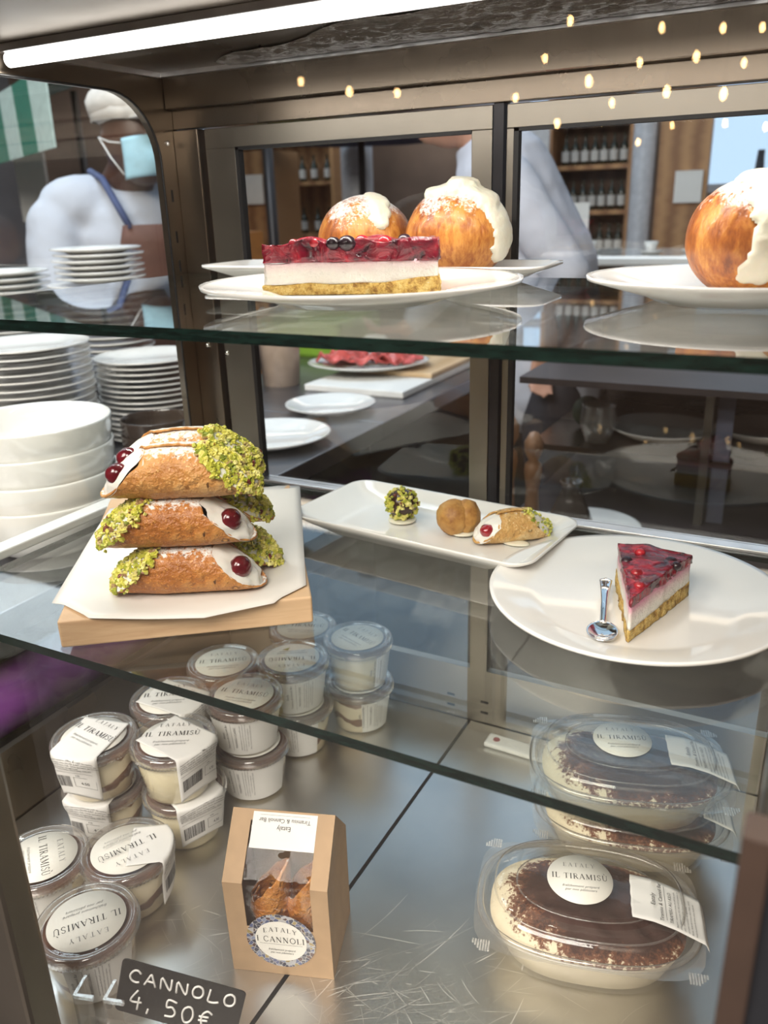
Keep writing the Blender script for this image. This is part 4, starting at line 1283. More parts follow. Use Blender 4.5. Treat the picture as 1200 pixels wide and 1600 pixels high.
# ------------------------------------------------------------------ white trays
def tray(name, L, Wd, loc, rz, label, h=.028):
    mb = MB()
    def ring(hl, hw, r, z, n=10):
        pts = []
        for cx, cy, a0 in ((hl - r, hw - r, 0), (-hl + r, hw - r, 90), (-hl + r, -hw + r, 180), (hl - r, -hw + r, 270)):
            for k in range(n + 1):
                t = math.radians(a0 + 90 * k / n); pts.append((cx + r * math.cos(t), cy + r * math.sin(t), z))
        return pts
    hl, hw = L / 2, Wd / 2
    rings = [ring(hl - .052, hw - .034, .02, .0075), ring(hl - .040, hw - .025, .022, .009), ring(hl - .014, hw - .009, .024, h * .72), ring(hl - .003, hw - .002, .025, h * .96), ring(hl, hw, .026, h), ring(hl, hw, .026, h - .003), ring(hl - .012, hw - .008, .024, h * .62), ring(hl - .045, hw - .029, .022, .0), ring(hl - .052, hw - .036, .02, 0)]
    n = len(rings[0]); vs = [p for r_q in rings for p in r_q]
    fs = [(k * n + i, k * n + (i + 1) % n, (k + 1) * n + (i + 1) % n, (k + 1) * n + i) for k in range(len(rings) - 1) for i in range(n)]
    mb.add(vs, fs, 0, True)
    mb.add(rings[0], [tuple(range(n))], 0, True); mb.add(rings[-1], [tuple(range(n - 1, -1, -1))], 0, True)
    o = recalc(mb.build(name, M['porcelain'])); o.location = loc; o.rotation_euler = (0, 0, rz)
    return tag(o, label, 'tray')
TA = (-.406, .884, MZ + .0006)
tray('serving_tray', .335, .165, TA, math.radians(-6.5), 'white rectangular tray on the lower shelf with three small sweets')
TF = MZ + .0006 + .0078
# pistachio chocolate ball, choux, small cannolo
r = empty('truffle', (-.455, .900, TF), label='round chocolate truffle rolled in chopped pistachio on a cream dab', cat='sweet')
mb = MB(); mb.ball((0, 0, .003), (.0185, .0185, .0038), 24, dis=lambda d: .05 * noise.noise(d * 3)); mb.build('cream_dab', M['cream'], r)
mb = MB(); mb.ball((0, 0, .0245), .0195, 28, dis=lambda d: .04 * noise.noise(d * 3)); mb.build('chocolate_ball', M['choc'], r)
rr = random.Random(8); pts = []
for k in range(330):
    d = Vector((rr.gauss(0, 1), rr.gauss(0, 1), rr.gauss(0, 1))).normalized()
    if noise.noise(d * 2.2 + Vector((4, 0, 0))) > .22: continue
    pts.append((Vector((0, 0, .0245)) + d * .0196, d))
mb = MB(); bits(mb, pts, .0042, rr); mb.build('pistachio_crumbs', M['pistachio'], r, kind='stuff')
r = empty('choux_puff', (-.372, .888, TF), .4, label='small golden cream puff with a split side in the middle of the tray', cat='pastry')
def chx(d):
    return .06 * noise.noise(d * 2.5) + .03 * noise.noise(d * 9)
mb = MB(); mb.ball((-.004, 0, .0225), (.0225, .0225, .0225), 40, dis=chx); mb.build('puff_shell', M['choux'], r)
mb = MB(); mb.ball((.011, .002, .0225), (.0175, .0205, .0215), 36, dis=chx); mb.build('puff_half', M['choux'], r)
mb = MB(); mb.ball((.006, 0, .004), (.018, .018, .0035), 20, dis=chx); mb.build('cream_dab', M['cream'], r)
cannolo((-.302, .893, TF + .001), math.radians(40), L=.098, R=.0185, cut=.030, pist=1, cherries=-1, label='miniature cannolo with a red cherry on the right of the tray', seed=9, shell='shell_small', name='miniature_cannolo', npist=70, bsize=.0032, red='cherry_red')
mb = MB(); mb.ball((-.296, .884, TF + .0025), (.018, .010, .0028), 18, dis=chx); tag(mb.build('cream_smear', M['cream']), 'small smear of cream on the tray under the miniature cannolo', 'cream')

# ------------------------------------------------------------------ cheesecake slices
def slice_(loc, rz, L, ang, hs, label, seed=1, fruit=()):
    """tip at the origin, body along +x, arc at x = L; hs = heights of crust, cream, jelly tops"""
    root = empty('cheesecake_slice', loc, rz, label, 'cake')
    out = []
    n = 40
    A = ang / 2
    for k in range(n): t = .02 + .98 * k / n; out.append(Vector((L * t * math.cos(-A), L * t * math.sin(-A))))
    for k in range(24): a_ = -A + 2 * A * k / 24; out.append(Vector((L * math.cos(a_), L * math.sin(a_))))
    for k in range(n): t = 1 - .98 * k / n; out.append(Vector((L * t * math.cos(A), L * t * math.sin(A))))
    c = Vector((L * .62, 0)); m = len(out)
    def layer(name, z0, z1, mat, inset, amp, fq, capn=10, rise=0.0, wav=0.0):
        mb = MB()
        rows = 9; vs = []
        def pt(p, z, k_, top):
            d = (p - c)
            nn = d.normalized() if d.length else Vector((0, 0))
            w = amp * (noise.noise(Vector((p.x * fq, p.y * fq, z * fq + seed))) + .6 * noise.noise(Vector((p.x * fq * 3, p.y * fq * 3, z * fq * 3 + seed))))
            q = p - nn * (inset - w)
            zz = z
            ls = max(0, min(1, (p.x / L)))
            if top: zz += wav * noise.noise(Vector((p.x * 30, p.y * 30, seed + 5)))
            if rise: zz += rise * max(0, ls - .62) / .38 * (z - z0) / max(1e-6, z1 - z0)
            return (q.x, q.y, zz)
        for k in range(rows):
            z = z0 + (z1 - z0) * k / (rows - 1)
            for p in out: vs.append(pt(p, z, k, k == rows - 1))
        fs = [(k * m + i, k * m + (i + 1) % m, (k + 1) * m + (i + 1) % m, (k + 1) * m + i) for k in range(rows - 1) for i in range(m)]
        base = (rows - 1) * m
        for q in range(1, capn + 1):
            s_ = 1 - q / capn * .98
            for p in out:
                pp = c + (p - c) * s_
                x, y, z = pt(pp, z1, 0, True)
                vs.append((pp.x + (x - pp.x) * s_, pp.y + (y - pp.y) * s_, z))
        for q in range(capn):
            b0, b1 = base + q * m, base + (q + 1) * m
            fs += [(b0 + i, b0 + (i + 1) % m, b1 + (i + 1) % m, b1 + i) for i in range(m)]
        fs.append(tuple(range(m - 1, -1, -1))); fs.append(tuple(range(base + capn * m, base + capn * m + m)))
        mb.add(vs, fs, 0, True)
        return recalc(mb.build(name, mat, root))
    h1, h2, h3 = hs
    layer('crust', 0, h1, M['crust'], .0, .0026, 90, rise=.006, wav=.002)
    layer('cream_layer', h1 * .96, h2, M['cheese'], .0015, .0016, 60, wav=.003)
    layer('berry_topping', h2 * .985, h3, M['jelly'], .0004, .0026, 75, wav=.006)
    for k, (x, y, r_q, mm) in enumerate(fruit):
        mb = MB(); mb.ball((x, y, h3 - r_q * .25), (r_q, r_q, r_q * .85), 18, dis=lambda d: .05 * noise.noise(d * 3)); mb.build('berry', M[mm], root)
    return root
PM = (-.136, .790, MZ + .0006)
plate('dinner_plate', .147, PM, 'large round white plate on the lower shelf holding cheesecake and spoon', h=.021, foot=.63, n=96)
slice_((-.124, .700, MZ + .0076), math.radians(91), .132, math.radians(33), (.012, .037, .047), 'wedge of berry cheesecake with its tip forward beside the spoon', 2,
       ((.100, -.020, .0065, 'berry'), (.092, -.026, .005, 'berry'), (.112, .012, .0055, 'berry_light'), (.060, .006, .006, 'berry_light'), (.085, .020, .006, 'berry'), (.032, -.002, .0055, 'berry_light')))
# spoon
r = empty('teaspoon', (-.152, .724, MZ + .0085), math.radians(102), 'small polished teaspoon lying left of the cheesecake tip', 'spoon')
def bowl_fn(u, v):
    th = 2 * PI * u; ro = v
    return (-.018 + .0195 * ro * math.cos(th), .0145 * ro * math.sin(th), .0045 * ro * ro - .0005 + .001)
mb = MB(); mb.grid(bowl_fn, 32, 10, wrap=True); o = mb.build('spoon_bowl', M['chrome'], r); so = o.modifiers.new('t', 'SOLIDIFY'); so.thickness = .001; so.offset = 1
def handle_fn(u, v):
    x = -.001 + u * .088
    w = .0032 + .004 * max(0, (u - .35) / .65) ** 1.2
    if u > .93: w *= math.sqrt(max(0.02, 1 - ((u - .93) / .07) ** 2))
    return (x, (v - .5) * 2 * w, .005 + .008 * math.sin(min(u, .9) * PI * .8) + .0008 * math.cos((v - .5) * 3))
mb = MB(); mb.grid(handle_fn, 40, 8); o = mb.build('spoon_handle', M['chrome'], r); so = o.modifiers.new('t', 'SOLIDIFY'); so.thickness = .0014

# ------------------------------------------------------------------ upper shelf
def rim_text(parent, R, h, ang, size=.006, rr_=.83):
    def fn(x, y):
        a_ = ang + x / (R * rr_); q = R * rr_ + y
        return (q * math.cos(a_ ) , q * math.sin(a_), .011 + (h - .011) * (q / R - .69) / .28 + .0005)
    mb = MB(); vs, fs = serif2d('EATALY', size, .35)
    mb.add([fn(-x if False else x, -y) for x, y in vs], fs)
    mb.build('rim_lettering', M['ink_grey'], parent)
PT1 = (-.398, .713, TZ + .0006)
p = plate('dinner_plate', .152, PT1, 'round white plate on the upper shelf holding the long cheesecake slice', h=.019, foot=.50, n=96)
rim_text(p, .152, .019, math.radians(200))
slice_((-.487, .672, TZ + .0075), math.radians(18.5 + 13), .172, math.radians(26), (.010, .030, .048), 'berry cheesecake slice seen from its cut side on the upper shelf', 4,
       ((.085, -.017, .0085, 'berry'), (.072, -.015, .007, 'berry'), (.055, -.008, .006, 'berry_light'), (.12, -.02, .007, 'berry_light'), (.035, -.003, .005, 'berry_light'), (.14, 0, .007, 'berry'), (.1, .01, .007, 'berry_light')))
tray('serving_tray', .450, .120, (-.500, .9235, TZ + .0006), math.radians(1.0), 'long white tray on the upper shelf under the two rear cream buns', h=.020)
PR = (-.072, .792, TZ + .0006)
plate('dinner_plate', .128, PR, 'white plate at the right end of the upper shelf under a cream bun', h=.021, foot=.52, n=96)

def bun(loc, R, label, seed, blobs, rz=0, q=.86):
    root = empty('cream_bun', loc, rz, label, 'bun')
    ya = math.atan2(-loc[0], loc[1])
    rt = Vector((math.cos(ya), math.sin(ya), 0)); vw = Vector((math.sin(ya), -math.cos(ya), 0)); up = Vector((0, 0, 1))
    def bd(d):
        k = .035 * noise.noise(d * 1.6 + Vector((seed, 0, 0))) + .010 * noise.noise(Vector((d.x * 9, d.y * 9, d.z * 3)))
        if d.z < -.80: k -= (-.80 - d.z) * .9
        return k
    mb = MB(); mb.ball((0, 0, R * q * .84), (R, R, R * q), 96, dis=bd)
    mb.build('bun_body', M['bun'], root)
    cs = []
    for (a_, b_, w, lift) in blobs:
        f_dir = lambda g: (rt * g[0] + up * g[1] + vw * g[2]).normalized()
        cs.append((f_dir(a_), f_dir(b_), w, lift))
    def cd(d):
        best = -1
        for A_, B_, w, lift in cs:
            ab = B_ - A_; t = max(0, min(1, (d - A_).dot(ab) / ab.length_squared)); g = (A_ + ab * t).normalized()
            dist_ = math.acos(max(-1, min(1, d.dot(g))))
            e = (w - dist_ + .10 * noise.noise(d * 6 + Vector((seed, 1, 1)))) / .12
            if e > 0: best = max(best, min(1, e) ** .5 * lift * (1 + .35 * noise.noise(d * 3.5 + Vector((0, seed, 0)))) + .012 * noise.noise(d * 14))
        return best if best > 0 else -.12
    mb = MB(); mb.ball((0, 0, R * q * .84), (R, R, R * q), 150, dis=cd)
    mb.build('cream_filling', M['cream'], root)
    return root
TT = TZ + .0085
bun((-.510, .925, TT), .056, 'left rear cream bun behind the cheesecake, sugar dusted with a narrow cream tongue', 1, [((.25, .95, .1), (.35, .45, .8), .24, .075)])
bun((-.388, .922, TT), .059, 'middle cream bun with cream heaped over its top right', 2, [((-.25, .98, .15), (.45, .75, .35), .36, .13), ((.55, .75, .35), (.90, -.25, .45), .40, .07), ((.05, .95, .2), (.12, .98, .1), .30, .22)])
bun((-.062, .800, TZ + .0085), .0590, 'cream bun on the right plate with a wide cream band running down', 3, [((.12, .97, .2), (.36, .40, .85), .50, .07), ((.22, .3, .9), (.02, -.50, .86), .22, .06)])

# ------------------------------------------------------------------ tiramisu cups
CR, CHT = .0485, .066
def ribbon_map(phi, w, ctr=.0, top_z=CHT + .0052, start=-.02, side=1.0):
    """paper strip: from the lid centre outwards along phi, over the edge, down the wall; s along, t across"""
    edge = CR + .0028
    def fn(s, t):
        q = start + s
        wob = .0007 * math.sin(s * 90 + t * 60)
        xe = math.sqrt(max(edge * edge - t * t, 0))
        if q < xe:
            x, y, z = q, t, top_z + .0008 + wob * .3
        else:
            d = q - xe
            z = top_z + .0008 - d
            rr_ = edge + .0012 + .0015 * math.sin(min(1, d / .02) * PI) - .0060 * min(1, d / .06) + wob
            a_ = math.asin(max(-1, min(1, t / edge)))
            x, y = rr_ * math.cos(a_), rr_ * math.sin(a_)
        return (x * math.cos(phi) - y * math.sin(phi), x * math.sin(phi) + y * math.cos(phi), z)
    return fn
ING = ['Appareil : mascarpone (creme de LAIT de vache,', 'acide citrique), creme 35% MG (LAIT, proteines de', 'LAIT), OEUFS, Sucre, Cafe, Cacao (poudre de cacao,', 'correcteur d acidite), carraghenane.', 'Biscuit : farine de froment (GLUTEN), OEUFS,', 'fecule de pomme de terre, sirop de glucose']
def make_cup(kind, txt_rot, phi=None, w=.062, start=.0, length=.10, seed=1, band=None):
    """kind: 'tira_cup' or 'tira_cream'; txt_rot: turn of the sticker; phi: direction of the paper strip; band: wrap label on the wall"""
    root = empty('tiramisu_cup', (0, 0, 0))
    rb_ = CR * .80
    mb = MB(); mb.lathe([(0, .0012), (rb_ - .002, .0012), (rb_ - .0008, .004), (CR - .0016, CHT - .006), (0, CHT - .005)], 64)
    mb.build('dessert', M[kind], root)
    mb = MB(); mb.lathe([(0, CHT - .0049), (CR - .0022, CHT - .0058)], 48); mb.build('cocoa_top', M['cocoa'], root)
    mb = MB(); mb.lathe([(0, 0), (rb_ - .001, 0), (rb_, .001), (CR, CHT)], 64); mb.build('cup_wall', M['plastic'], root)
    # lid with a ribbed rim
    mb = MB(); nn = 150; R1 = CR + .0025
    prof = [(CR + .0004, CHT - .008), (R1, CHT - .0075), (R1, CHT + .001), (R1 - .0012, CHT + .0045), (CR - .003, CHT + .0048), (CR - .0045, CHT + .0022), (CR - .007, CHT + .0030)]
    vs, fs = [], []
    for i in range(nn):
        t = 2 * PI * i / nn; rib = .0006 * (1 if i % 2 else -1)
        for k, (q, z) in enumerate(prof): q2 = q + (rib if k in (1, 2) else 0); vs.append((q2 * math.cos(t), q2 * math.sin(t), z))
    kk = len(prof)
    for i in range(nn):
        j = (i + 1) % nn
        fs += [(i * kk + q, j * kk + q, j * kk + q + 1, i * kk + q + 1) for q in range(kk - 1)]
    mb.add(vs, fs, 0, True); lid = mb.build('lid', M['plastic_dull'], root)
    mb = MB(); mb.lathe([(0, CHT + .0030), (CR - .007, CHT + .0030)], 48); mb.build('lid_window', M['plastic'], lid)
    ca_, sa_ = math.cos(txt_rot), math.sin(txt_rot)
    SRr = .0385
    mb = MB(); mb.lathe([(0, CHT + .0036), (SRr, CHT + .0036), (SRr, CHT + .0033)], 56); st = mb.build('round_sticker', M['sticker'], root)
    fn = lambda x, y, z=CHT + .0039: (x * ca_ - y * sa_, x * sa_ + y * ca_, z)
    if phi is None:
        mb = MB(); sticker_text(mb, fn, SRr); mb.build('sticker_lettering', [M['ink'], M['ink_grey']], st)
    else:
        rm = ribbon_map(phi, w, start=start)
        mb = MB()
        mb.grid(lambda u, v: rm(u * length, (v - .5) * w), 40, 20)
        lab = mb.build('paper_label', M['paper'], root); so = lab.modifiers.new('t', 'SOLIDIFY'); so.thickness = .0003; so.offset = -1
        mb = MB(); sticker_text(mb, lambda x, y: fn(x, y, CHT + .0039 + .0028), SRr); mb.build('sticker_lettering', [M['ink'], M['ink_grey']], st)
        # the printing runs along the strip
        mb = MB(); s0 = CR - start + .008
        def lf(x, y): 
            p_ = Vector(rm(s0 - y, x)); out_ = Vector((math.cos(phi), math.sin(phi), .2)) * .0006
            return p_ + out_
        for k, line in enumerate(ING[:5]):
            put(mb, text2d(line, .0028, 0, 1, 'LEFT'), lf, 0, -w * .46, .004 - k * .0031)
        rect2d(mb, lf, -w * .46, -.0130, w * .40, -.0127, 0, 8)
        barcode(mb, lf, -w * .44, -.036, w * .40, .017, 0, seed)
        for (x0, y0, x1, y1) in ((.002, -.034, w * .44, -.0336), (.002, -.020, w * .30, -.0196), (.002, -.034, .0024, -.020), (w * .436, -.034, w * .44, -.022)): rect2d(mb, lf, x0, y0, x1, y1, 0, 4)
        put(mb, text2d('4.50', .0055), lf, 0, .015, -.030)
        put(mb, text2d('4.90', .0030), lf, 0, .008, -.018)
        mb.build('label_print', M['ink'], lab)
    if band is not None:
        phi2, arcw, off = band
        def wallp(x, y):
            # y up from the foot; x around
            r_q = CR * (.80 + .20 * (y / CHT)) + .0012
            a_ = phi2 + x / CR
            return (r_q * math.cos(a_), r_q * math.sin(a_), y)
        mb = MB(); mb.grid(lambda u, v: wallp((u - .5) * arcw, .004 + v * (CHT - .013)), 40, 6)
        lab = mb.build('side_label', M['paper'], root)
        mb = MB()
        g = lambda x, y: (lambda q: (q[0] * 1.012, q[1] * 1.012, q[2]))(wallp(off + y, .033 + x))
        g2 = lambda x, y: g(-x, y) if False else g(x, y)
        put(mb, text2d('Eataly', .0045), lambda x, y: g2(x, -y), 0, 0, .030)
        put(mb, text2d('Tiramisu & Cannoli Bar', .0042), lambda x, y: g2(x, -y), 0, 0, .024)
        put(mb, text2d('TIRAMISU CLASSIC', .0042), lambda x, y: g2(x, -y), 0, 0, .012)
        rect2d(mb, lambda x, y: g2(x, -y), -.022, .0185, .022, .0188, 0, 4)
        for k, line in enumerate(ING[:5]):
            put(mb, text2d(line, .0021), lambda x, y: g2(x, -y), 0, 0, .006 - k * .0034)
        mb.build('label_print', M['ink'], lab)
    return root
cw = math.radians
cups = [
 # x, y, level, kind, text turn, strip phi, w, start, band, label
 (-.577, .420, 0, 'tira_cup', cw(-128), None, 0, 0, (cw(-30), .075, 0), 'frontmost tiramisu cup at the lower left, next to the price card', .07),
 (-.613, .513, 0, 'tira_cup', cw(-118), cw(35), .060, .004, None, 'single tiramisu cup in front of the lower left stack, layers showing', .10),
 (-.690, .462, 0, 'tira_cup', cw(-38), None, 0, 0, (cw(-60), .095, 0), 'tiramisu cup at the left edge beside the steel post', .07),
 (-.722, .588, 0, 'tira_cup', cw(20), cw(-75), .060, .0, None, 'lower tiramisu cup of the leftmost stack', .10),
 (-.720, .583, 1, 'tira_cup', cw(-5), cw(-78), .062, -.030, None, 'upper tiramisu cup of the leftmost stack, its paper label hanging forward', .135),
 (-.628, .628, 0, 'tira_cream', cw(0), cw(-22), .062, .0, None, 'lower tiramisu cup of the second stack, mostly under paper labels', .10),
 (-.630, .622, 1, 'tira_cream', cw(30), cw(-8), .062, -.030, None, 'creamy tiramisu cup on top of the second stack with a folded label at right', .135),
 (-.690, .686, 0, 'tira_cup', cw(0), None, 0, 0, None, 'tiramisu cup hidden under the one behind the two front stacks', .07),
 (-.693, .688, 1, 'tira_cup', cw(32), cw(0), .060, -.030, None, 'upper tiramisu cup behind the two front stacks', .125),
 (-.606, .738, 0, 'tira_cup', cw(0), None, 0, 0, (cw(-62), .115, .0), 'lower cup of the stack behind the cardboard box, wrapped in a printed label', .07),
 (-.609, .736, 1, 'tira_cup', cw(12), None, 0, 0, (cw(-55), .115, .0), 'upper cup of the stack behind the cardboard box, wrapped in a printed label', .07),
 (-.683, .790, 0, 'tira_cup', cw(0), None, 0, 0, (cw(-60), .10, 0), 'lower cup of the rear left stack seen through the shelf', .07),
 (-.685, .790, 1, 'tira_cup', cw(33), None, 0, 0, (cw(-55), .06, 0), 'upper cup of the rear left stack under the board edge', .07),
 (-.601, .842, 0, 'tira_cup', cw(0), None, 0, 0, (cw(-68), .08, 0), 'lower cup of the stack with a green speck on its lid', .07),
 (-.603, .840, 1, 'tira_cup', cw(-150), None, 0, 0, (cw(-30), .085, 0), 'upper cup with a small green speck on its lid', .07),
 (-.650, .925, 0, 'tira_cup', cw(0), None, 0, 0, None, 'lower cup of the rearmost left stack, hidden behind others', .07),
 (-.640, .925, 1, 'tira_cup', cw(20), None, 0, 0, None, 'rearmost tiramisu cup whose lid peeks out behind the green speck lid', .07),
 (-.548, .930, 0, 'tira_cup', cw(0), None, 0, 0, (cw(-25), .055, .0), 'lower cup of the right rear stack, layers and printed label showing', .07),
 (-.548, .930, 1, 'tira_cream', cw(-20), None, 0, 0, (cw(0), .045, .0), 'upper cup of the right rear stack with one soaked biscuit visible', .07),
]
for k, (x, y, lev, kind, tr, ph, w, stt, band, lab, ln) in enumerate(cups):
    c = make_cup(kind, tr, ph, w or .062, stt, ln, seed=k + 1, band=band)
    c.location = (x, y, FZ + .0005 + lev * (CHT + .0056))
    tag(c, lab, 'dessert cup')
    if 'small green speck' in lab:
        mb = MB(); mb.prism([(0, 0), (.008, .002), (.006, .010)], CHT + .0041, CHT + .0045); o = mb.build('green_speck', simple('leaf_green', (.22, .26, .04), .6), c); o.location = (-.024, .012, 0)

# ------------------------------------------------------------------ oval tiramisu tubs
def oval(hl, hw, p=2.6):
    return lambda r, t: (hl * r * math.copysign(abs(math.cos(t)) ** (2 / p), math.cos(t)), hw * r * math.copysign(abs(math.sin(t)) ** (2 / p), math.sin(t)))
def tub(loc, rz, label, full=True):
    root = empty('tiramisu_tub', loc, rz, label, 'dessert tub')
    HL, HW = .108, .076
    ov = oval(HL, HW)
    H = .052
    mb = MB(); mb.lathe([(0, .0015), (.66, .0015), (.76, .008), (.90, H - .008), (.90, H - .007)], 96, shape=ov); mb.build('cream_base', M['tira_base'], root)
    def fill(u, v):
        t = 2 * PI * u; x, y = ov(v * .905, t)
        lump = .006 * noise.noise(Vector((x * 22, y * 22, rz * 9))) + .004 * noise.noise(Vector((x * 50, y * 50, 2)))
        return (x, y, H - .006 + (.017 * (1 - v ** 4)) + lump * 1.3 * (1 - v ** 6))
    mb = MB(); mb.grid(fill, 128, 40, wrap=True); mb.build('dessert', M['tira_tub'], root)
    mb = MB(); mb.lathe([(0, 0), (.71, 0), (.82, .007), (.975, H)], 96, shape=ov); mb.build('tub_wall', M['plastic'], root)
    # flange with four embossed corner tabs
    mb = MB()
    n = 96; vs = []
    for i in range(n):
        t = 2 * PI * i / n
        a_ = ov(.975, t); 
        k = abs(math.sin(2 * t)) ** 3
        b_ = ov(1.05 + .13 * k, t)
        vs += [(a_[0], a_[1], H), (b_[0], b_[1], H + .0008)]
    mb.add(vs, [(2 * i, 2 * ((i + 1) % n), 2 * ((i + 1) % n) + 1, 2 * i + 1) for i in range(n)], 0, True)
    fl = mb.build('flange', M['plastic_dull'], root)
    mb = MB()
    for sx_ in (-1, 1):
        for sy_ in (-1, 1):
            for i in range(7):
                for j in range(5):
                    x, y = sx_ * (HL * .865 + i * .0026), sy_ * (HW * .86 + j * .0026)
                    if i + j < 8: mb.box((x - .0009, y - .0009, H + .0009), (x + .0009, y + .0009, H + .0019))
    mb.build('embossing', M['plastic_dull'], fl)
    # domed lid: bead, slope, raised flat island
    mb = MB(); mb.lathe([(1.02, H + .001), (1.045, H + .004), (1.02, H + .008), (.985, H + .0075), (.97, H + .004)], 120, shape=ov); lid = mb.build('lid', M['plastic_dull'], root)
    mb = MB(); mb.lathe([(.97, H + .004), (.93, H + .013), (.86, H + .021), (.66, H + .023)], 120, shape=ov)
    mb.lathe([(.66, H + .023), (.645, H + .0275)], 120, shape=oval(HL, HW * .86, 2.2)); mb.lathe([(.645, H + .0275), (.0, H + .0285)], 120, shape=oval(HL, HW * .86, 2.2)); mb.build('lid_dome', M['plastic'], lid)
    mb = MB(); mb.lathe([(.665, H + .0228), (.67, H + .0242), (.655, H + .0242)], 120, shape=oval(HL, HW * .86, 2.2)); mb.lathe([(.865, H + .0205), (.87, H + .0222), (.85, H + .0222)], 120, shape=ov); mb.build('lid_bead', M['plastic_dull'], lid)
    SRr = .0330
    zt = H + .0296
    mb = MB(); mb.lathe([(0, zt), (SRr, zt), (SRr, zt - .0006)], 64, (-.008, .004, 0)); st = mb.build('round_sticker', M['sticker'], root)
    rt_ = math.radians(4); fn = lambda x, y: (-.008 + x * math.cos(rt_) - y * math.sin(rt_), .004 + x * math.sin(rt_) + y * math.cos(rt_), zt + .0005)
    mb = MB(); sticker_text(mb, fn, SRr); mb.build('sticker_lettering', [M['ink'], M['ink_grey']], st)
    # paper label over the right end
    def rib(s, t):
        # s: 0 at the inner end, along +x ; t across
        x = .042 + s
        if x < .082: z = zt - .0015 - .004 * max(0, (x - .062) / .02)
        elif x < .110: z = zt - .0055 - (x - .082) * .35
        else: z = zt - .0153 - (x - .110) * .9
        return (x - (.010 * max(0, (x - .11) / .02) if x > .11 else 0), t - .006 - .12 * s, z + .0004 * math.sin(t * 200))
    mb = MB(); mb.grid(lambda u, v: rib(u * .076 - .001 * (v * 40 % 1) * (u < .01), (v - .5) * .056), 40, 12); lab = mb.build('paper_label', M['paper'], root); so = lab.modifiers.new('t', 'SOLIDIFY'); so.thickness = .0003
    mb = MB(); lf = lambda x, y: (lambda q: (q[0], q[1], q[2] + .0016))(rib(.0 - y, x))
    put(mb, text2d('Eataly', .0062), lf, 0, 0, -.0225)
    put(mb, text2d('Tiramisu & Cannoli Bar', .0052), lf, 0, 0, -.0295)
    rect2d(mb, lf, -.022, -.0325, .022, -.0321, 0, 2)
    put(mb, text2d('TIRAMISU AU KILO', .0046), lf, 0, -.004, -.0385)
    for k, line in enumerate(ING): put(mb, text2d(line, .0023, 0, 1, 'LEFT'), lf, 0, -.026, -.0425 - k * .0036)
    mb.build('label_print', M['ink'], lab)
    return root
tub((-.138, .674, FZ + .0005), math.radians(15), 'nearest oval tiramisu tub, alone on the steel floor at the lower right')
tub((-.132, .846, FZ + .0005), math.radians(15), 'oval tiramisu tub at the bottom of the rear stack of two')
tub((-.136, .838, FZ + .0650), math.radians(17), 'oval tiramisu tub on top of the rear stack, seen through the glass shelf')

# ------------------------------------------------------------------ cardboard box of cannoli
bx = empty('cardboard_box', (-.4515, .4865, FZ + .0005), math.radians(19), 'brown cardboard box with a clear window and round decorated sticker', 'box')
WX, DP, HS, HR = .105, .088, .118, .166
yr = .046
mb = MB()
def q4(a_, b_, c_, d_): mb.add([a_, b_, c_, d_], [(0, 1, 2, 3)])
def front(x, t):   # t: height on the front then along the slope
    if t <= HS: return (x, 0 - .004 * (t / HS), t)
    k = (t - HS) / math.hypot(yr, HR - HS)
    return (x, -.004 + (yr + .004) * k, HS + (HR - HS) * k)
TL_ = HS + math.hypot(yr, HR - HS)
wx0, wx1, wt0, wt1 = .020, .088, .062, TL_ - .010
def strip(x0, x1, t0, t1):
    ts = sorted(set([t0, t1] + ([HS] if t0 < HS < t1 else [])))
    for a_, b_ in zip(ts, ts[1:]): q4(front(x0, a_), front(x1, a_), front(x1, b_), front(x0, b_))
strip(0, WX, 0, wt0); strip(0, wx0, wt0, TL_); strip(wx1, WX, wt0, TL_); strip(wx0, wx1, wt1, TL_)
for x, s in ((0, .002), (WX, -.002)):
    mb.add([(x, 0, 0), (x, -.004, HS), (x, yr, HR), (x + s * 0, DP, HS), (x, DP, 0), (x + s * 2, yr, .10)], [(0, 1, 5), (1, 2, 5), (2, 3, 5), (3, 4, 5), (4, 0, 5)])
q4((0, DP, 0), (WX, DP, 0), (WX, DP, HS), (0, DP, HS)); q4((0, DP, HS), (WX, DP, HS), (WX, yr, HR), (0, yr, HR)); q4((0, 0, 0), (WX, 0, 0), (WX, DP, 0), (0, DP, 0))
o = recalc(mb.build('carton', M['kraft'], bx)); so = o.modifiers.new('t', 'SOLIDIFY'); so.thickness = .0009; so.offset = 0
mb = MB()
def winf(u, v):
    p_ = Vector(front(wx0 + u * (wx1 - wx0), wt0 + v * (wt1 - wt0))); cr1 = .0016 * noise.noise(Vector((u * 5, v * 7, 1)))
    return p_ + Vector((0, .0016 + cr1, 0))
mb.grid(winf, 30, 40); mb.build('window_film', M['film'], bx)
def on_front(zc, xc=.054, lift=.0009):
    return lambda x, y: tuple(Vector(front(xc + x, zc + y)) + Vector((0, -lift, 0)))
fr = on_front(.047)
SR2 = .0355
mb = MB(); pts = [fr(SR2 * math.cos(t * PI / 32), SR2 * math.sin(t * PI / 32)) for t in range(64)]; mb.add(pts, [tuple(range(64))]); stk = mb.build('round_sticker', M['majolica'], bx)
fr2 = on_front(.047, lift=.0013)
mb = MB(); mb.add([fr2(.0265 * math.cos(t * PI / 32), .0265 * math.sin(t * PI / 32)) for t in range(64)], [tuple(range(64))]); mb.build('sticker_centre', M['sticker'], stk)
fr3 = on_front(.047, lift=.0017)
mb = MB()
put(mb, serif2d('EATALY', .0058, .25), lambda x, y: fr3(x, y - x * x * 9), 0, 0, .0160)
put(mb, serif2d('I CANNOLI', .0072, .06), fr3, 0, 0, .0022)
rect2d(mb, fr3, -.022, -.0042, .022, -.0039)
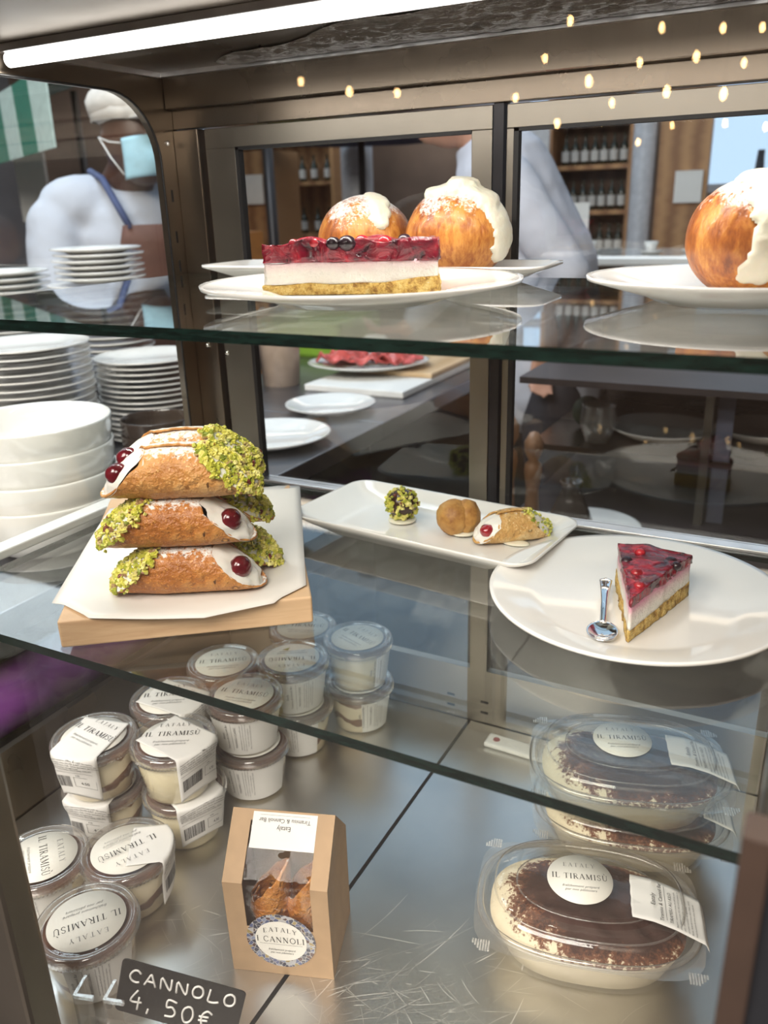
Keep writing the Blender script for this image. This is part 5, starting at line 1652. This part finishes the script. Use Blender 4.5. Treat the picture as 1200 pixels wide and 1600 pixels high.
put(mb, text2d('fra\u00eechement pr\u00e9par\u00e9', .0034, .35), fr3, 0, 0, -.0125); put(mb, text2d('par nos p\u00e2tissiers', .0034, .35), fr3, 0, 0, -.0165)
mb.build('sticker_lettering', M['ink'], stk)
lb = on_front(TL_ - .001, .056, .0012)
mb = MB(); mb.grid(lambda u, v: lb(-.034 + u * .066, -.033 + v * .033), 8, 8); lab = mb.build('paper_label', M['paper'], bx)
lb2 = on_front(TL_ - .001, .055, .0018)
mb = MB(); put(mb, text2d('Eataly', .0062), lambda x, y: lb2(-x, -y), 0, 0, .0118); put(mb, text2d('Tiramisu & Cannoli Bar', .0056), lambda x, y: lb2(-x, -y), 0, 0, .0050); rect2d(mb, lb2, -.026, -.0022, .026, -.0020); mb.build('label_print', M['ink'], lab)
for k, (x, y) in enumerate(((.036, .030), (.070, .036))):
    q = cannolo((0, 0, 0), 0, L=.112, R=.021, pist=0, cherries=0, roll=0, fill=False, seed=30 + k, label='cannolo standing inside the cardboard box, %s through the window' % ('left one' if k == 0 else 'right one'))
    q.rotation_euler = (0, -PI / 2 + .05, math.radians(19)); ca_, sa_ = math.cos(math.radians(19)), math.sin(math.radians(19))
    q.location = (-.4515 + x * ca_ - y * sa_ + .021 * ca_, .4865 + x * sa_ + y * ca_ + .021 * sa_, FZ + .063)
# round cable hole in the case floor, beside the box
mb = MB(); mb.lathe([(0, .0004), (.011, .0004), (.011, 0)], 32); o = mb.build('drain_hole', M['black'], case); o.location = (-.487, .575, FZ)

# ------------------------------------------------------------------ white test cassette
r = empty('test_cassette', (-.300, .957, FZ + .0005), math.radians(-2), 'flat white plastic test cassette behind the stacked tubs', 'device')
mb = MB(); mb.box((-.055, -.0135, 0), (.045, .0135, .008)); bevel(mb.build('body', M['porcelain'], r), .003)
mb = MB(); mb.box((-.022, -.006, .0082), (.010, .006, .0088)); bevel(mb.build('window_frame', M['paper'], r), .0005)
mb = MB(); mb.lathe([(0, .0083), (.004, .0083), (.0045, .009), (.005, .008)], 20, (-.040, 0, 0)); mb.build('sample_well', simple('pink_well', (.35, .12, .12), .5), r)
mb = MB(); put(mb, text2d('C T', .008), lambda x, y: (.025 + x, y, .0085)); mb.build('marks', M['ink'], r)

# ------------------------------------------------------------------ price card in its clear holder
OX = Vector((.103, .040, -.030)).normalized(); OY = Vector((.020, .005, .088)).normalized(); OY = (OY - OX * OY.dot(OX)).normalized(); ON = OX.cross(OY)
TLc = Vector((-.483, .380, CZ - .628))
CWd, CHg = .1155, .070
cardr = empty('price_card', TLc - OY * CHg, label='black price card reading CANNOLO 4,50€ in white handwriting', cat='price card')
def cp(x, y, l=0): return OX * x + OY * (CHg + y) + ON * l     # y <= 0 measured from the top edge
def rrect(w, h, r_q, n=6):
    pts = []
    for cx, cy, a0 in ((w - r_q, -r_q, 0), (r_q, -r_q, 90), (r_q, -h + r_q, 180), (w - r_q, -h + r_q, 270)):
        for k in range(n + 1): t = math.radians(a0 + 90 * k / n); pts.append((cx + r_q * math.cos(t), cy + r_q * math.sin(t)))
    return pts
mb = MB(); pts = rrect(CWd, CHg, .005); n = len(pts)
mb.add([cp(x, y, 0) for x, y in pts] + [cp(x, y, -.0012) for x, y in pts], [tuple(range(n)), tuple(range(2 * n - 1, n - 1, -1))] + [(i, n + i, n + (i + 1) % n, (i + 1) % n) for i in range(n)])
recalc(mb.build('card', M['slate'], cardr))
HW_ = {   # handwriting strokes in a 1 x 1 box
 'C': [[(.95, .85), (.7, 1), (.4, .92), (.15, .6), (.15, .3), (.35, .05), (.65, 0), (.9, .12)]],
 'A': [[(.05, 0), (.3, .6), (.5, 1), (.7, .6), (.95, 0)], [(.2, .38), (.82, .36)]],
 'N': [[(.1, 0), (.1, .95), (.85, .05), (.88, 1)]],
 'O': [[(.5, 1), (.2, .85), (.08, .5), (.2, .12), (.5, 0), (.8, .15), (.92, .5), (.8, .88), (.5, 1)]],
 'L': [[(.15, 1), (.12, .5), (.1, .02), (.5, 0), (.95, .12)]],
 '4': [[(.55, 1), (.1, .3), (.95, .36)], [(.72, .62), (.68, -.15)]],
 ',': [[(.3, .12), (.2, -.18)]],
 '5': [[(.9, .97), (.25, 1), (.2, .55), (.6, .6), (.88, .35), (.7, .05), (.15, 0)]],
 '0': [[(.5, 1), (.2, .8), (.1, .45), (.25, .08), (.5, 0), (.78, .15), (.9, .5), (.75, .9), (.5, 1)]],
 '€': [[(.95, .9), (.6, 1), (.3, .8), (.22, .5), (.35, .1), (.65, 0), (.95, .12)], [(.02, .62), (.75, .66)], [(.02, .38), (.7, .42)]],
}
def write(mb, s, x0, y0, w, h, adv, drift=0, slant=0.0):
    for i, ch in enumerate(s):
        for st_ in HW_[ch]:
            P_ = [(x0 + i * adv + px * w * (1.0 if ch != ',' else .6), y0 + i * drift + py * h + .0006 * math.sin(i * 3 + px * 4)) for px, py in st_]
            # smooth the stroke
            Q = []
            for k in range(len(P_) - 1):
                p0, p1, p2_, p3_ = P_[max(0, k - 1)], P_[k], P_[k + 1], P_[min(len(P_) - 1, k + 2)]
                for t in (0, .25, .5, .75):
                    Q.append(tuple(.5 * (2 * p1[a] + (p2_[a] - p0[a]) * t + (2 * p0[a] - 5 * p1[a] + 4 * p2_[a] - p3_[a]) * t * t + (3 * p1[a] - p0[a] - 3 * p2_[a] + p3_[a]) * t ** 3) for a in (0, 1)))
            Q.append(P_[-1])
            mb.tube([cp(x, y, .0002) for x, y in Q], .0010, 6)
mb = MB(); write(mb, 'CANNOLO', .008, -.026, .0115, .0155, .0148, .0004); write(mb, '4,50€', .012, -.058, .0125, .022, .0165, -.0006)
mb.build('chalk_writing', M['chalk'], cardr)
hold = empty('card_holder', (-.512, .372, FZ + .0005), .3, 'clear acrylic holder clipping the black price card', 'holder')
mb = MB(); mb.box((-.03, -.012, 0), (.06, .016, .003)); bevel(mb.build('holder_base', M['plastic_dull'], hold), .001)
for x in (-.022, .008):
    mb = MB(); mb.box((x, -.010, .0), (x + .003, .012, .062)); mb.box((x, -.010, .058), (x + .020, -.007, .062)); mb.build('holder_arm', M['plastic_dull'], hold)
# ------------------------------------------------------------------ framed blackboard at the right, outside the glass
bo = empty('menu_blackboard', (.0, .288, FZ - .03), 0, 'dark framed menu blackboard standing outside the glass at the lower right', 'blackboard')
Hb = CZ - .225 - (FZ - .03)
mb = MB(); mb.box((.008, -.004, .010), (.290, .002, Hb - .010)); mb.build('slate', simple('slate_board', (0.012, 0.013, 0.017), .5), bo)
for nm, a_, b_ in (('frame_side', (-.002, -.008, 0), (.009, .008, Hb)), ('frame_side', (.289, -.008, 0), (.300, .008, Hb)), ('frame_top', (.009, -.008, Hb - .011), (.289, .008, Hb)), ('frame_bottom', (.009, -.008, 0), (.289, .008, .011))):
    mb = MB(); mb.box(a_, b_); bevel(mb.build(nm, simple('brown_frame', (0.045, 0.026, 0.018), .6), bo), .001)
